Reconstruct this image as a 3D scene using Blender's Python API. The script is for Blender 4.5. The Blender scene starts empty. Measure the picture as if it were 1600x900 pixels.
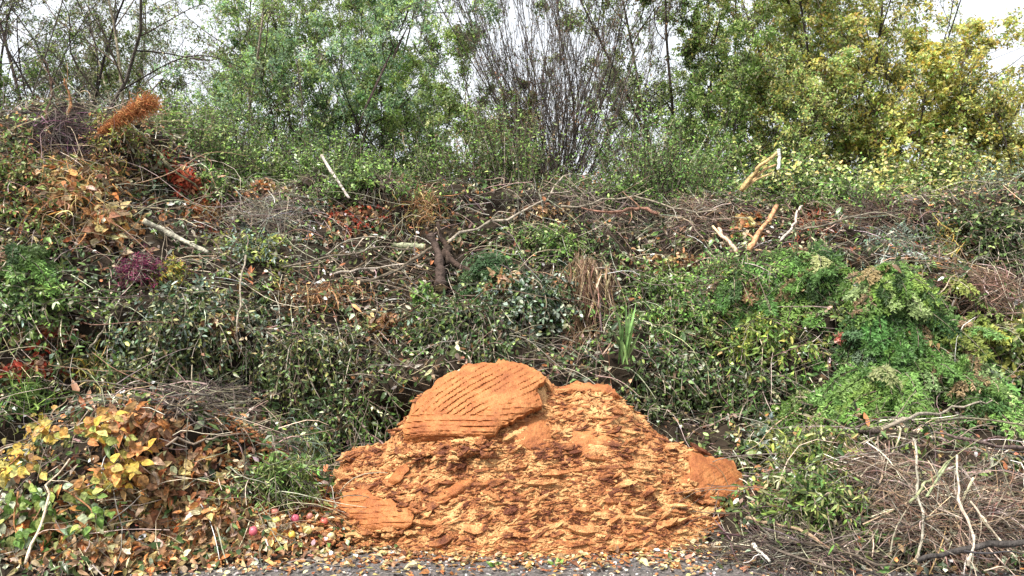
import bpy, math, random, zlib
import numpy as np
from mathutils import Vector, Matrix
from mathutils.bvhtree import BVHTree

sc = bpy.context.scene
COL = sc.collection
rng = np.random.default_rng(7)
random.seed(7)
TAU = math.pi * 2

# ------------------------------------------------------------------ camera, sky, sun, exposure
FX, EYE = 1300.0, 1.5                       # focal length in photo pixels (1600 wide), eye height
cam_d = bpy.data.cameras.new("camera")
cam = bpy.data.objects.new("camera", cam_d)
COL.objects.link(cam)
cam.location = (0, 0, EYE)
cam.rotation_euler = (math.radians(90), 0, 0)
cam_d.sensor_width = 36
cam_d.lens = 36 * FX / 1600
cam_d.clip_end = 2000
cam_d.clip_start = 0.05
sc.camera = cam

SUN_EL, SUN_AZ = 56, 228                    # azimuth measured clockwise from +Y: behind the camera, to its left
world = bpy.data.worlds.new("World")
sc.world = world
world.use_nodes = True
wn, wl = world.node_tree.nodes, world.node_tree.links
bg = wn["Background"]
bg.inputs["Strength"].default_value = 0.13
sky = wn.new("ShaderNodeTexSky")
sky.sky_type = 'NISHITA'
sky.sun_disc = False
sky.sun_elevation = math.radians(SUN_EL)
sky.sun_rotation = math.radians(SUN_AZ)
tc = wn.new("ShaderNodeTexCoord")
mp = wn.new("ShaderNodeMapping")
mp.inputs["Scale"].default_value = (1, 1, 2.5)
nz = wn.new("ShaderNodeTexNoise")
nz.inputs["Scale"].default_value = 3.2
nz.inputs["Detail"].default_value = 7
nz.inputs["Roughness"].default_value = 0.6
rp = wn.new("ShaderNodeValToRGB")
rp.color_ramp.elements[0].position = 0.36
rp.color_ramp.elements[0].color = (0.9, 0.9, 0.9, 1)
rp.color_ramp.elements[1].position = 0.62
rp.color_ramp.elements[1].color = (0.97, 0.97, 0.97, 1)
mx = wn.new("ShaderNodeMix")
mx.data_type = 'RGBA'
wl.new(tc.outputs["Generated"], mp.inputs["Vector"])
wl.new(mp.outputs["Vector"], nz.inputs["Vector"])
wl.new(nz.outputs["Fac"], rp.inputs["Fac"])
wl.new(rp.outputs["Color"], mx.inputs["Factor"])
wl.new(sky.outputs["Color"], mx.inputs["A"])
mx.inputs["B"].default_value = (5.5, 5.7, 6.0, 1)      # thin white cloud
wl.new(mx.outputs["Result"], bg.inputs["Color"])

sun_d = bpy.data.lights.new("sun", 'SUN')
sun_d.energy = 4.4
sun_d.angle = math.radians(9)
sun_d.color = (1.0, 0.94, 0.85)
sun = bpy.data.objects.new("sun", sun_d)
COL.objects.link(sun)
az, el = math.radians(SUN_AZ), math.radians(SUN_EL)
sdir = Vector((math.sin(az) * math.cos(el), math.cos(az) * math.cos(el), math.sin(el)))
sun.rotation_euler = sdir.to_track_quat('Z', 'Y').to_euler()
sun.location = sdir * 20

sc.view_settings.view_transform = 'Standard'
sc.view_settings.look = 'None'
sc.view_settings.gamma = 1
sc.view_settings.use_curve_mapping = False
sc.view_settings.exposure = 0.9
sc.render.engine = 'CYCLES'
sc.cycles.max_bounces = 5
sc.cycles.transparent_max_bounces = 4
sc.cycles.diffuse_bounces = 3

# ------------------------------------------------------------------ materials
def new_mat(name, rough=0.7, translucent=0.0, spec=0.3, source='tint', noise_scale=40.0, noise_amt=0.35,
            bump=0.0, bump_scale=60.0, color=(1, 1, 1)):
    m = bpy.data.materials.new(name)
    m.use_nodes = True
    n, l = m.node_tree.nodes, m.node_tree.links
    p = n["Principled BSDF"]
    out = n["Material Output"]
    p.inputs["Roughness"].default_value = rough
    p.inputs["Specular IOR Level"].default_value = spec
    geo = n.new("ShaderNodeNewGeometry")
    if source == 'tint':
        a = n.new("ShaderNodeAttribute"); a.attribute_name = "tint"; csock = a.outputs["Color"]
    elif source == 'object':
        a = n.new("ShaderNodeObjectInfo"); csock = a.outputs["Color"]
    else:
        a = n.new("ShaderNodeRGB"); a.outputs[0].default_value = (*color, 1); csock = a.outputs[0]
    t = n.new("ShaderNodeTexNoise")
    t.inputs["Scale"].default_value = noise_scale
    t.inputs["Detail"].default_value = 4
    l.new(geo.outputs["Position"], t.inputs["Vector"])
    mr = n.new("ShaderNodeMapRange")
    mr.inputs["From Min"].default_value = 0.3; mr.inputs["From Max"].default_value = 0.7
    mr.inputs["To Min"].default_value = 1 - noise_amt; mr.inputs["To Max"].default_value = 1 + noise_amt
    l.new(t.outputs["Fac"], mr.inputs["Value"])
    v = n.new("ShaderNodeVectorMath"); v.operation = 'SCALE'
    l.new(csock, v.inputs[0]); l.new(mr.outputs["Result"], v.inputs["Scale"])
    l.new(v.outputs["Vector"], p.inputs["Base Color"])
    if bump > 0:
        t2 = n.new("ShaderNodeTexNoise"); t2.inputs["Scale"].default_value = bump_scale; t2.inputs["Detail"].default_value = 5
        l.new(geo.outputs["Position"], t2.inputs["Vector"])
        b = n.new("ShaderNodeBump"); b.inputs["Strength"].default_value = bump; b.inputs["Distance"].default_value = 0.02
        l.new(t2.outputs["Fac"], b.inputs["Height"]); l.new(b.outputs["Normal"], p.inputs["Normal"])
    if translucent > 0:
        tr = n.new("ShaderNodeBsdfTranslucent")
        l.new(v.outputs["Vector"], tr.inputs["Color"])
        ms = n.new("ShaderNodeMixShader"); ms.inputs[0].default_value = translucent
        l.new(p.outputs[0], ms.inputs[1]); l.new(tr.outputs[0], ms.inputs[2]); l.new(ms.outputs[0], out.inputs["Surface"])
    return m

M_LEAF = new_mat("leaf", 0.5, 0.3, 0.35, 'tint', 30, 0.3)
M_WAXY = new_mat("waxy_leaf", 0.38, 0.2, 0.45, 'tint', 30, 0.3)
M_CROWN = new_mat("crown_leaf", 0.55, 0.5, 0.25, 'tint', 30, 0.25)
M_DRY = new_mat("dry_leaf", 0.75, 0.2, 0.15, 'tint', 60, 0.35)
M_LEAF_OBJ = new_mat("single_leaf", 0.5, 0.3, 0.3, 'object', 45, 0.6, 0.5, 90)
M_TWIG = new_mat("twig_bark", 0.8, 0, 0.2, 'tint', 60, 0.45)
M_WOOD = new_mat("branch_bark", 0.85, 0, 0.2, 'tint', 25, 0.6, 0.8, 60)
M_SOIL = new_mat("bank_soil", 0.95, 0, 0.1, 'rgb', 6, 0.6, 1.0, 25, (0.028, 0.021, 0.015))
M_APPLE = new_mat("apple_skin", 0.35, 0, 0.5, 'object', 22, 0.35)
M_STONE = new_mat("stone", 0.85, 0, 0.2, 'tint', 50, 0.3)

def pomace_mat(name, dark, mid, light, nscale, fine, bump, vary=.14):
    """pressed fruit pulp: mottled orange with fine fibres"""
    m = bpy.data.materials.new(name); m.use_nodes = True
    n, l = m.node_tree.nodes, m.node_tree.links
    p = n["Principled BSDF"]; p.inputs["Roughness"].default_value = 0.62; p.inputs["Specular IOR Level"].default_value = 0.35
    geo = n.new("ShaderNodeNewGeometry"); oi = n.new("ShaderNodeObjectInfo")
    t = n.new("ShaderNodeTexNoise"); t.inputs["Scale"].default_value = nscale; t.inputs["Detail"].default_value = 8; t.inputs["Roughness"].default_value = 0.65
    l.new(geo.outputs["Position"], t.inputs["Vector"])
    ad = n.new("ShaderNodeMath"); ad.operation = 'ADD'; l.new(geo.outputs["Random Per Island"], ad.inputs[0]); l.new(oi.outputs["Random"], ad.inputs[1])
    fr = n.new("ShaderNodeMath"); fr.operation = 'FRACT'; l.new(ad.outputs[0], fr.inputs[0])
    m1 = n.new("ShaderNodeMapRange"); m1.inputs["To Min"].default_value = -vary; m1.inputs["To Max"].default_value = vary
    l.new(fr.outputs[0], m1.inputs["Value"])
    a2 = n.new("ShaderNodeMath"); a2.operation = 'ADD'; l.new(t.outputs["Fac"], a2.inputs[0]); l.new(m1.outputs["Result"], a2.inputs[1])
    r = n.new("ShaderNodeValToRGB"); e = r.color_ramp.elements
    e[0].position = 0.35; e[0].color = (*dark, 1); e[1].position = 0.70; e[1].color = (*light, 1)  # dark end: dark-red mottling, plus crevice shade painted into the colour
    k = e.new(0.5); k.color = (*mid, 1)
    l.new(a2.outputs[0], r.inputs["Fac"])
    t3 = n.new("ShaderNodeTexNoise"); t3.inputs["Scale"].default_value = fine; t3.inputs["Detail"].default_value = 3
    l.new(geo.outputs["Position"], t3.inputs["Vector"])
    m3 = n.new("ShaderNodeMapRange"); m3.inputs["From Min"].default_value = 0.3; m3.inputs["From Max"].default_value = 0.7
    m3.inputs["To Min"].default_value = 0.6; m3.inputs["To Max"].default_value = 1.35
    l.new(t3.outputs["Fac"], m3.inputs["Value"])
    v = n.new("ShaderNodeVectorMath"); v.operation = 'SCALE'; l.new(r.outputs["Color"], v.inputs[0]); l.new(m3.outputs["Result"], v.inputs["Scale"])
    l.new(v.outputs["Vector"], p.inputs["Base Color"])
    b = n.new("ShaderNodeBump"); b.inputs["Strength"].default_value = bump; b.inputs["Distance"].default_value = 0.012
    l.new(t3.outputs["Fac"], b.inputs["Height"]); l.new(b.outputs["Normal"], p.inputs["Normal"])
    return m

M_POM = pomace_mat("pressed_pulp", (0.12, 0.034, 0.013), (0.37, 0.140, 0.046), (0.61, 0.36, 0.15), 8, 120, 0.9)
M_SLAB = pomace_mat("pressed_slab", (0.26, 0.082, 0.025), (0.36, 0.130, 0.040), (0.47, 0.205, 0.070), 9, 160, 0.6, .04)

def track_mat():
    m = bpy.data.materials.new("gravel_track"); m.use_nodes = True
    n, l = m.node_tree.nodes, m.node_tree.links
    p = n["Principled BSDF"]; p.inputs["Roughness"].default_value = 0.9
    geo = n.new("ShaderNodeNewGeometry")
    t = n.new("ShaderNodeTexVoronoi"); t.inputs["Scale"].default_value = 70
    l.new(geo.outputs["Position"], t.inputs["Vector"])
    r = n.new("ShaderNodeValToRGB"); e = r.color_ramp.elements
    e[0].position = 0.0; e[0].color = (0.02, 0.018, 0.017, 1); e[1].position = 1.0; e[1].color = (0.17, 0.15, 0.14, 1)
    l.new(t.outputs["Color"], r.inputs["Fac"])
    l.new(r.outputs["Color"], p.inputs["Base Color"])
    b = n.new("ShaderNodeBump"); b.inputs["Strength"].default_value = 0.8; b.inputs["Distance"].default_value = 0.01
    l.new(t.outputs["Distance"], b.inputs["Height"]); l.new(b.outputs["Normal"], p.inputs["Normal"])
    return m
M_TRACK = track_mat()

# ------------------------------------------------------------------ numpy helpers
def unit(v):
    return v / np.maximum(np.linalg.norm(v, axis=-1, keepdims=True), 1e-9)

def _hash(ix, iy, iz, seed):
    h = (ix * 374761393 + iy * 668265263 + iz * 2147483647 + seed * 1274126177) & 0xFFFFFFFF
    h = ((h ^ (h >> 13)) * 1274126177) & 0xFFFFFFFF
    h = h ^ (h >> 16)
    return (h & 0xFFFF) / 65535.0

def vnoise(p, scale=1.0, seed=0):
    """value noise in -1..1 at points p (...,3)"""
    q = np.asarray(p, float) * scale + 1000.0
    i = np.floor(q).astype(np.int64); f = q - i; f = f * f * (3 - 2 * f)
    r = 0
    for dx in (0, 1):
        for dy in (0, 1):
            for dz in (0, 1):
                w = (f[..., 0] if dx else 1 - f[..., 0]) * (f[..., 1] if dy else 1 - f[..., 1]) * (f[..., 2] if dz else 1 - f[..., 2])
                r = r + w * _hash(i[..., 0] + dx, i[..., 1] + dy, i[..., 2] + dz, seed)
    return r * 2 - 1

def fbm(p, scale, seed=0, octv=4, gain=0.5):
    r, a = 0, 1.0
    for k in range(octv):
        r = r + a * vnoise(p, scale * 2 ** k, seed + 17 * k); a *= gain
    return r

class Mesh:
    """collects faces with a tint per point and builds them as one mesh"""
    def __init__(s):
        s.v, s.c, s.li, s.lt, s.n = [], [], [], [], 0
    def add(s, v, faces, col):
        """v (K,3); faces list of int arrays (M,3) / (M,4); col (K,3)"""
        v = np.asarray(v, float).reshape(-1, 3)
        s.v.append(v)
        s.c.append(np.broadcast_to(np.asarray(col, float), v.shape))
        for f in faces:
            f = np.asarray(f)
            s.li.append((f + s.n).reshape(-1)); s.lt.append(np.full(len(f), f.shape[1]))
        s.n += len(v)
    def data(s, name, smooth=False):
        me = bpy.data.meshes.new(name)
        v = np.concatenate(s.v); li = np.concatenate(s.li).astype(np.int32); lt = np.concatenate(s.lt).astype(np.int32)
        me.vertices.add(len(v)); me.vertices.foreach_set("co", v.astype(np.float32).ravel())
        me.loops.add(len(li)); me.loops.foreach_set("vertex_index", li)
        me.polygons.add(len(lt))
        me.polygons.foreach_set("loop_start", np.concatenate([[0], np.cumsum(lt)[:-1]]).astype(np.int32))
        me.polygons.foreach_set("loop_total", lt)
        me.polygons.foreach_set("use_smooth", np.full(len(lt), smooth))
        a = me.attributes.new("tint", 'FLOAT_COLOR', 'POINT')
        c = np.concatenate(s.c); c4 = np.ones((len(c), 4), np.float32); c4[:, :3] = c
        a.data.foreach_set("color", c4.ravel())
        me.update(calc_edges=True)
        return me

def link(name, data, mat, parent=None, loc=None, kind=None, smooth=None):
    o = bpy.data.objects.new(name, data)
    COL.objects.link(o)
    if mat and not data.materials: data.materials.append(mat)
    if parent is not None: o.parent = parent
    if loc is not None: o.location = loc
    if kind: o["kind"] = kind
    return o

def part(name, mesh, mat, parent, kind=None, smooth=False):
    """mesh collected in world coordinates -> child of parent"""
    if mesh.n == 0: return None
    o = link(name, mesh.data(name, smooth), mat, parent, kind=kind)
    o.matrix_parent_inverse = Matrix.Translation(-Vector(parent.location)) if parent.parent is None else Matrix.Identity(4)
    return o

def reseed(text):
    """each thing draws its own random numbers, so that changing one leaves the others alone"""
    global rng
    rng = np.random.default_rng(zlib.crc32(text.encode()))

def thing(name, label, cat, loc, group=None):
    reseed(label)
    o = bpy.data.objects.new(name, None); COL.objects.link(o)
    o.empty_display_size = 0.1; o.location = loc
    o["label"] = label; o["category"] = cat
    if group: o["group"] = group
    return o

def tag(o, label, cat, kind=None, group=None):
    o["label"] = label; o["category"] = cat
    if kind: o["kind"] = kind
    if group: o["group"] = group
    return o

def pick(pal, n, jit=0.15, spread=0.0):
    """n colours from a palette of (weight, rgb)"""
    w = np.array([p[0] for p in pal], float); w /= w.sum()
    c = np.array([p[1] for p in pal], float)[rng.choice(len(pal), n, p=w)]
    return np.clip(c * np.exp(rng.normal(0, jit * 2.1, (n, 1))) * (1 + rng.normal(0, jit * 0.4, (n, 3))), 0.005, 0.82)

def rnd_dir(n):
    return unit(rng.normal(size=(n, 3)))

def leaves(ms, p, d, nrm, L, W, col, detail=1, curl=0.15, fold=0.2):
    """leaf blades: detail 0 = folded diamond, 1 = eight point blade"""
    N = len(p)
    if N == 0: return
    d = unit(d); s = unit(np.cross(d, nrm)); nn = np.cross(s, d)
    L = np.broadcast_to(L, N)[:, None]; W = np.broadcast_to(W, N)[:, None] * 0.5
    cu = (curl * rng.normal(1, 0.8, (N, 1))) * L; fo = (fold * rng.uniform(0.3, 1.5, (N, 1))) * W
    if detail == 0:
        v = np.stack([p, p + d * L * .45 - s * W + nn * fo, p + d * L - nn * cu, p + d * L * .45 + s * W + nn * fo], 1)
        b = np.arange(N)[:, None] * 4
        ms.add(v.reshape(-1, 3), [b + [0, 3, 2], b + [0, 2, 1]], np.repeat(col, 4, 0))
    else:
        tw = rng.normal(0, 0.25, (N, 1)) * W
        m1 = p + d * L * .3 - nn * cu * .1; m2 = p + d * L * .68 - nn * cu * .5
        v = np.stack([p, m1 - s * W * .9 + nn * (fo + tw), m1, m1 + s * W * .9 + nn * (fo - tw),
                      m2 - s * W * .75 + nn * (fo - tw), m2, m2 + s * W * .75 + nn * (fo + tw), p + d * L - nn * cu], 1)
        b = np.arange(N)[:, None] * 8
        ms.add(v.reshape(-1, 3), [b + [0, 3, 2], b + [0, 2, 1], b + [5, 6, 7], b + [4, 5, 7],
                                   b + [2, 3, 6, 5], b + [1, 2, 5, 4]], np.repeat(col, 8, 0))

def tubes(ms, paths, rad, col, sides=4):
    """paths (N,n,3), rad (N,n), col (N,3)"""
    N, n, _ = paths.shape
    if N == 0: return
    t = unit(np.gradient(paths, axis=1))
    ref = np.where(np.abs(t[..., 2:3]) > 0.9, np.array([1., 0, 0]), np.array([0, 0, 1.]))
    a = unit(np.cross(t, ref)); b = np.cross(t, a)
    an = np.arange(sides) * TAU / sides
    v = paths[:, :, None] + rad[:, :, None, None] * (a[:, :, None] * np.cos(an)[:, None] + b[:, :, None] * np.sin(an)[:, None])
    i = np.arange(N)[:, None, None] * n * sides; j = np.arange(n - 1)[None, :, None] * sides; k = np.arange(sides)[None, None, :]
    k2 = (k + 1) % sides
    q = np.stack([i + j + k, i + j + k2, i + j + sides + k2, i + j + sides + k], -1).reshape(-1, 4)
    fs = [q]
    c0 = (np.arange(N) * n * sides)[:, None]
    if sides == 4:
        fs += [c0 + [3, 2, 1, 0], c0 + (n - 1) * sides + [0, 1, 2, 3]]
    elif sides == 3:
        fs += [c0 + [2, 1, 0], c0 + (n - 1) * sides + [0, 1, 2]]
    else:
        for e, o in ((0, 1), (n - 1, -1)):
            for w in range(1, sides - 1):
                fs.append(c0 + e * sides + ([0, w + 1, w] if o == 1 else [0, w, w + 1]))
    ms.add(v.reshape(-1, 3), fs, np.repeat(col, n * sides, 0))

def arcs(p, d, L, n=6, droop=0.3, wob=0.08):
    """curved paths from p along d, sagging; (N,n,3)"""
    N = len(p); L = np.broadcast_to(L, N)
    u = np.linspace(0, 1, n)[None, :, None]
    d = unit(d)
    q = p[:, None] + d[:, None] * u * L[:, None, None]
    q = q + np.array([0, 0, -1.]) * (u ** 2) * (L * np.broadcast_to(droop, N))[:, None, None]
    side = rnd_dir(N)[:, None]; side2 = rnd_dir(N)[:, None]
    q = q + side * np.sin(u * math.pi) * (L * wob * rng.uniform(0, 2, N))[:, None, None] + side2 * np.sin(u * TAU) * (L * wob * 0.5)[:, None, None]
    return q

def strips(ms, paths, W, col, face=None):
    """ribbons with a crease along paths (N,n,3)"""
    N, n, _ = paths.shape
    if N == 0: return
    t = unit(np.gradient(paths, axis=1))
    fdir = rnd_dir(N) if face is None else face
    s = unit(np.cross(t, fdir[:, None])); nn = np.cross(s, t)
    w = np.broadcast_to(W, N)[:, None, None] * 0.5 * (np.sin(np.linspace(0.35, math.pi * 0.97, n))[None, :, None])
    v = np.stack([paths - s * w + nn * w * .4, paths, paths + s * w + nn * w * .4], 2)
    i = np.arange(N)[:, None, None] * n * 3; j = np.arange(n - 1)[None, :, None] * 3; k = np.arange(2)[None, None, :]
    q = np.stack([i + j + k, i + j + k + 1, i + j + 3 + k + 1, i + j + 3 + k], -1).reshape(-1, 4)
    ms.add(v.reshape(-1, 3), [q], np.repeat(col, n * 3, 0))

def side_leaves(ms, paths, per, L, W, pal, detail=1, curl=0.15, spread=0.9, start=1, jit=0.2, colvar=0.5):
    """leaves standing off every path point from index start on"""
    N, n, _ = paths.shape
    t = unit(np.gradient(paths, axis=1))[:, start:]
    P = np.repeat(paths[:, start:].reshape(-1, 3), per, 0); T = np.repeat(t.reshape(-1, 3), per, 0)
    K = len(P)
    step = np.repeat(np.linalg.norm(paths[:, 1] - paths[:, 0], axis=1), (n - start) * per)
    P = P + T * (rng.uniform(-0.5, 0.5, K) * step)[:, None]
    o = unit(np.cross(T, rnd_dir(K)))
    d = unit(T * rng.uniform(0.1, 0.9, (K, 1)) + o * spread + np.array([0, 0, -0.25]))
    up = unit(np.array([0, -0.5, 0.8]) + rnd_dir(K) * 0.75)
    base = pick(pal, N, jit); own = pick(pal, K, jit)
    col = np.where(rng.random((K, 1)) < colvar, own, np.repeat(base, (n - start) * per, 0) * rng.uniform(0.75, 1.3, (K, 1)))
    leaves(ms, P, d, up, L * rng.uniform(0.6, 1.25, K), W * rng.uniform(0.7, 1.2, K), col, detail, curl)

# ------------------------------------------------------------------ the bank
def gx(px, d): return (px - 800.0) / FX * d
CREST_PX = [-900, -300, 0, 60, 110, 160, 230, 300, 350, 420, 520, 650, 800, 1000, 1200, 1400, 1600, 2000, 2600]
CREST_PY = [330, 240, 185, 160, 150, 178, 205, 268, 300, 300, 296, 302, 306, 318, 320, 312, 300, 320, 350]

def bank_point(x, y):
    """height of the bank above the ground at plan position (arrays)"""
    foot = 6.05 - 0.55 * np.clip((np.abs(x) - 1.7) / 2.0, 0, 1) + 0.12 * np.sin(x * 1.7)
    t = np.clip((y - foot) / 2.45, 0, 1)
    yc = foot + 2.45
    px = 800 + x * FX / yc
    zc = EYE + (450 - np.interp(px, CREST_PX, CREST_PY)) / FX * yc
    s = 1 - (1 - t) ** 1.28
    z = zc * s
    z = z + 0.10 * np.sin(t * 9.0 + x * 0.9) * np.sin(np.clip(t, 0, 1) * math.pi)   # rough shelves
    z = z - np.clip((y - 15) / 6, 0, 1) ** 1.5 * (zc + .3)                            # falls away far behind
    ml = 0.80 * np.exp(-(((x + 2.25) / 0.85) ** 2 + ((y - 5.15) / 0.50) ** 2))   # leaf heap, left foreground
    ml2 = 0.12 * np.exp(-(((x + 1.45) / 0.5) ** 2 + ((y - 5.25) / 0.4) ** 2))
    mr = 0.62 * np.exp(-(((x - 2.5) / .95) ** 2 + ((y - 5.25) / 0.62) ** 2))   # brushwood, right foreground
    return np.maximum(z, 0) + np.where(y < 7.2, ml + ml2 + mr, 0), t

def build_bank():
    xs = np.concatenate([np.linspace(-16, -6, 16)[:-1], np.linspace(-6, 6, 190), np.linspace(6, 16, 16)[1:]])
    ys = np.concatenate([np.linspace(4.2, 9.0, 130), np.linspace(9.0, 22, 26)[1:]])
    X, Y = np.meshgrid(xs, ys)
    Z, t = bank_point(X, Y)
    P = np.stack([X, Y, Z], -1)
    on = np.clip(Z / 0.25, 0, 1)
    amp = 0.22 * fbm(P, 1.2, 3, 3) + 0.10 * fbm(P, 3.6, 9, 3)
    amp = np.where(Y > 9, amp * 0.4, amp) * on
    for hx, hz, w, h, a in ((-.85, .50, .55, .15, .50), (-1.85, .80, .55, .12, .38), (1.62, .68, .42, .17, .34), (2.75, 1.0, .4, .07, .25), (2.35, 1.38, .35, .08, .34), (3.3, 1.25, .35, .08, .34), (3.0, 1.6, .3, .07, .3), (-2.9, .95, .4, .12, .35), (.2, 1.15, .6, .10, .28)):
        amp = amp - a * np.exp(-((X - hx) / w) ** 2 - ((Z - hz) / h) ** 2) * (Y > 5.7)
        amp = amp + .35 * a * np.exp(-((X - hx) / w) ** 2 - ((Z - hz - 1.9 * h) / h) ** 2) * (Y > 5.7)   # the brow above the hollow
    P = P + np.array([0, -0.75, 0.45]) * amp[..., None]
    P[..., 2] += np.where(on < 1, -0.06 * (1 - on) - 0.03 * 0, 0)
    ny, nx = X.shape
    i = np.arange(ny - 1)[:, None] * nx + np.arange(nx - 1)[None, :]
    q = np.stack([i, i + 1, i + nx + 1, i + nx], -1).reshape(-1, 4)
    return P.reshape(-1, 3), q
BV, BQ = build_bank()
bank_ms = Mesh(); bank_ms.add(BV, [BQ], (0.03, 0.022, 0.016))
bank = link("bank", bank_ms.data("bank", True), M_SOIL, kind="structure")
bank["label"] = "dark soil bank under the heaped garden cuttings"
gv = np.array([(-600, -300, 0), (600, -300, 0), (600, 900, 0), (-600, 900, 0)], float)
g = Mesh(); g.add(gv, [np.array([[0, 1, 2, 3]])], (0.1, 0.1, 0.1))
ground = link("ground", g.data("ground"), M_TRACK, kind="structure")
ground["label"] = "dark gravelly track in front of the bank"
NB = len(BV)
BVH = BVHTree.FromPolygons([tuple(p) for p in np.concatenate([BV, gv])], [tuple(int(k) for k in q) for q in BQ] + [(NB, NB + 1, NB + 2, NB + 3)])

def hit(px, py, tree=None):
    """where a line of sight through a photo pixel meets the bank"""
    d = Vector(((px - 800) / FX, 1, (450 - py) / FX)).normalized()
    loc, nor, idx, dist = (tree or BVH).ray_cast(Vector((0, 0, EYE)), d)
    if loc is None: return None
    if nor.dot(d) > 0: nor = -nor
    return np.array(loc), np.array(nor)

def hit_near(px, py):
    """like hit, but over the crest it takes the crest's distance"""
    for k in range(0, 120, 4):
        h = hit(px, py + k)
        if h is not None and h[0][1] < 12:
            return h if k == 0 else (at(px, py, h[0][1]), h[1])
    return at(px, py, 8.6), np.array([0, -1., 0])

def at(px, py, depth):
    return np.array([(px - 800) / FX * depth, depth, EYE + (450 - py) / FX * depth])

def sample(cx, cy, rx, ry, n, ragged=0.35, ang=0.0):
    """n points with outward normals on the bank inside a ragged oval; r is 0 at its centre, 1 at its rim"""
    P, N, R = [], [], []
    ph = rng.uniform(0, TAU, 4)
    ca, sa = math.cos(math.radians(ang)), math.sin(math.radians(ang))
    tries = 0
    while len(P) < n and tries < n * 6:
        tries += 1
        a = rng.uniform(0, TAU); r = min(abs(rng.normal()) * .62 + .12 * rng.random(), 1.45)
        rim = 1 + ragged * (0.5 * math.sin(3 * a + ph[0]) + 0.35 * math.sin(5 * a + ph[1]) + 0.25 * math.sin(8 * a + ph[2]))
        u, v = math.cos(a) * r * rim * rx, math.sin(a) * r * rim * ry
        h = hit(cx + u * ca - v * sa, cy + u * sa + v * ca)
        if h is None or h[0][1] > 12: continue
        P.append(h[0]); N.append(h[1]); R.append(r)
    return np.array(P).reshape(-1, 3), np.array(N).reshape(-1, 3), np.minimum(np.array(R), 1.0)

# palettes (base colours)
G_DARK = [(.9, (.17, .11, .065)), (3, (0.038, 0.068, 0.024)), (2, (0.061, 0.108, 0.030)), (1, (0.101, 0.149, 0.047)), (.6, (0.324, 0.378, 0.257))]
G_MID = [(3, (0.081, 0.149, 0.034)), (2, (0.135, 0.216, 0.047)), (1.2, (0.216, 0.311, 0.081)), (1, (0.041, 0.074, 0.024)), (.5, (0.378, 0.432, 0.270))]
G_BRIGHT = [(3, (.13, .23, .05)), (2, (.20, .31, .07)), (1, (.07, .13, .03)), (.8, (.32, .38, .16))]
G_CON = [(3, (.10, .19, .05)), (2, (.155, .27, .07)), (1, (.05, .10, .03)), (1, (.26, .34, .14)), (.8, (.28, .20, .11))]
G_BLUE = [(3, (.08, .15, .07)), (2, (.13, .21, .11)), (1, (.04, .08, .045))]
G_SILV = [(3, (.20, .26, .20)), (2, (.12, .18, .12)), (1, (.32, .38, .32))]
G_YEL = [(3, (.20, .25, .05)), (2, (.30, .32, .07)), (1, (.12, .18, .04)), (.6, (.42, .40, .16))]
OLIVE = [(3, (0.138, 0.163, 0.050)), (2, (0.213, 0.225, 0.075)), (1, (0.325, 0.312, 0.150)), (1, (0.062, 0.088, 0.025))]
YEL = [(3, (.55, .39, .07)), (2, (.50, .43, .13)), (1.4, (.34, .36, .10)), (1.8, (.55, .31, .09)), (1, (.30, .17, .08))]
AUT = [(3, (.54, .58, .20)), (2, (.70, .60, .20)), (2, (.36, .50, .15)), (.5, (.62, .44, .18)), (.8, (.18, .26, .10)), (1, (.68, .66, .42))]
BROWN = [(3, (.27, .15, .08)), (2, (.40, .24, .13)), (1.5, (.13, .075, .045)), (1, (.52, .38, .25))]
ORANGE = [(3, (.48, .22, .08)), (2, (.40, .15, .055)), (1.4, (.58, .36, .18)), (1, (.22, .10, .05)), (1, (.64, .48, .32))]
RED = [(3, (.36, .055, .03)), (2, (.46, .13, .07)), (1, (.18, .03, .02)), (1, (.52, .26, .15))]
PURP = [(3, (.20, .035, .09)), (2, (.11, .025, .06)), (1, (.30, .08, .13))]
STRAW = [(3, (.42, .33, .14)), (2, (.52, .44, .24)), (1, (.28, .19, .08))]
RUSTY = [(3, (.30, .15, .07)), (2, (.42, .25, .13)), (1.2, (.16, .08, .04)), (1, (.55, .40, .25))]
BARK = [(3, (.13, .105, .08)), (2, (.21, .175, .135)), (1.5, (.065, .05, .04)), (1, (.38, .33, .26))]
BARK_D = [(3, (.06, .045, .04)), (2, (.10, .08, .07)), (1, (.03, .024, .02))]
BARK_R = [(3, (.17, .105, .075)), (2, (.25, .17, .125)), (1, (.08, .05, .035)), (1, (.38, .30, .23))]
BARK_P = [(3, (.26, .22, .17)), (2, (.36, .31, .245)), (1, (.17, .14, .105))]
MIX = [(3, (0.065, 0.111, 0.033)), (2.5, (0.117, 0.169, 0.046)), (1.3, (0.195, 0.247, 0.078)), (2, (0.039, 0.052, 0.023)),
       (1, (0.260, 0.156, 0.078)), (1, (0.156, 0.091, 0.052)), (.8, (0.468, 0.390, 0.260)), (.9, (0.351, 0.390, 0.260)), (.35, (0.546, 0.234, 0.104))]

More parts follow.
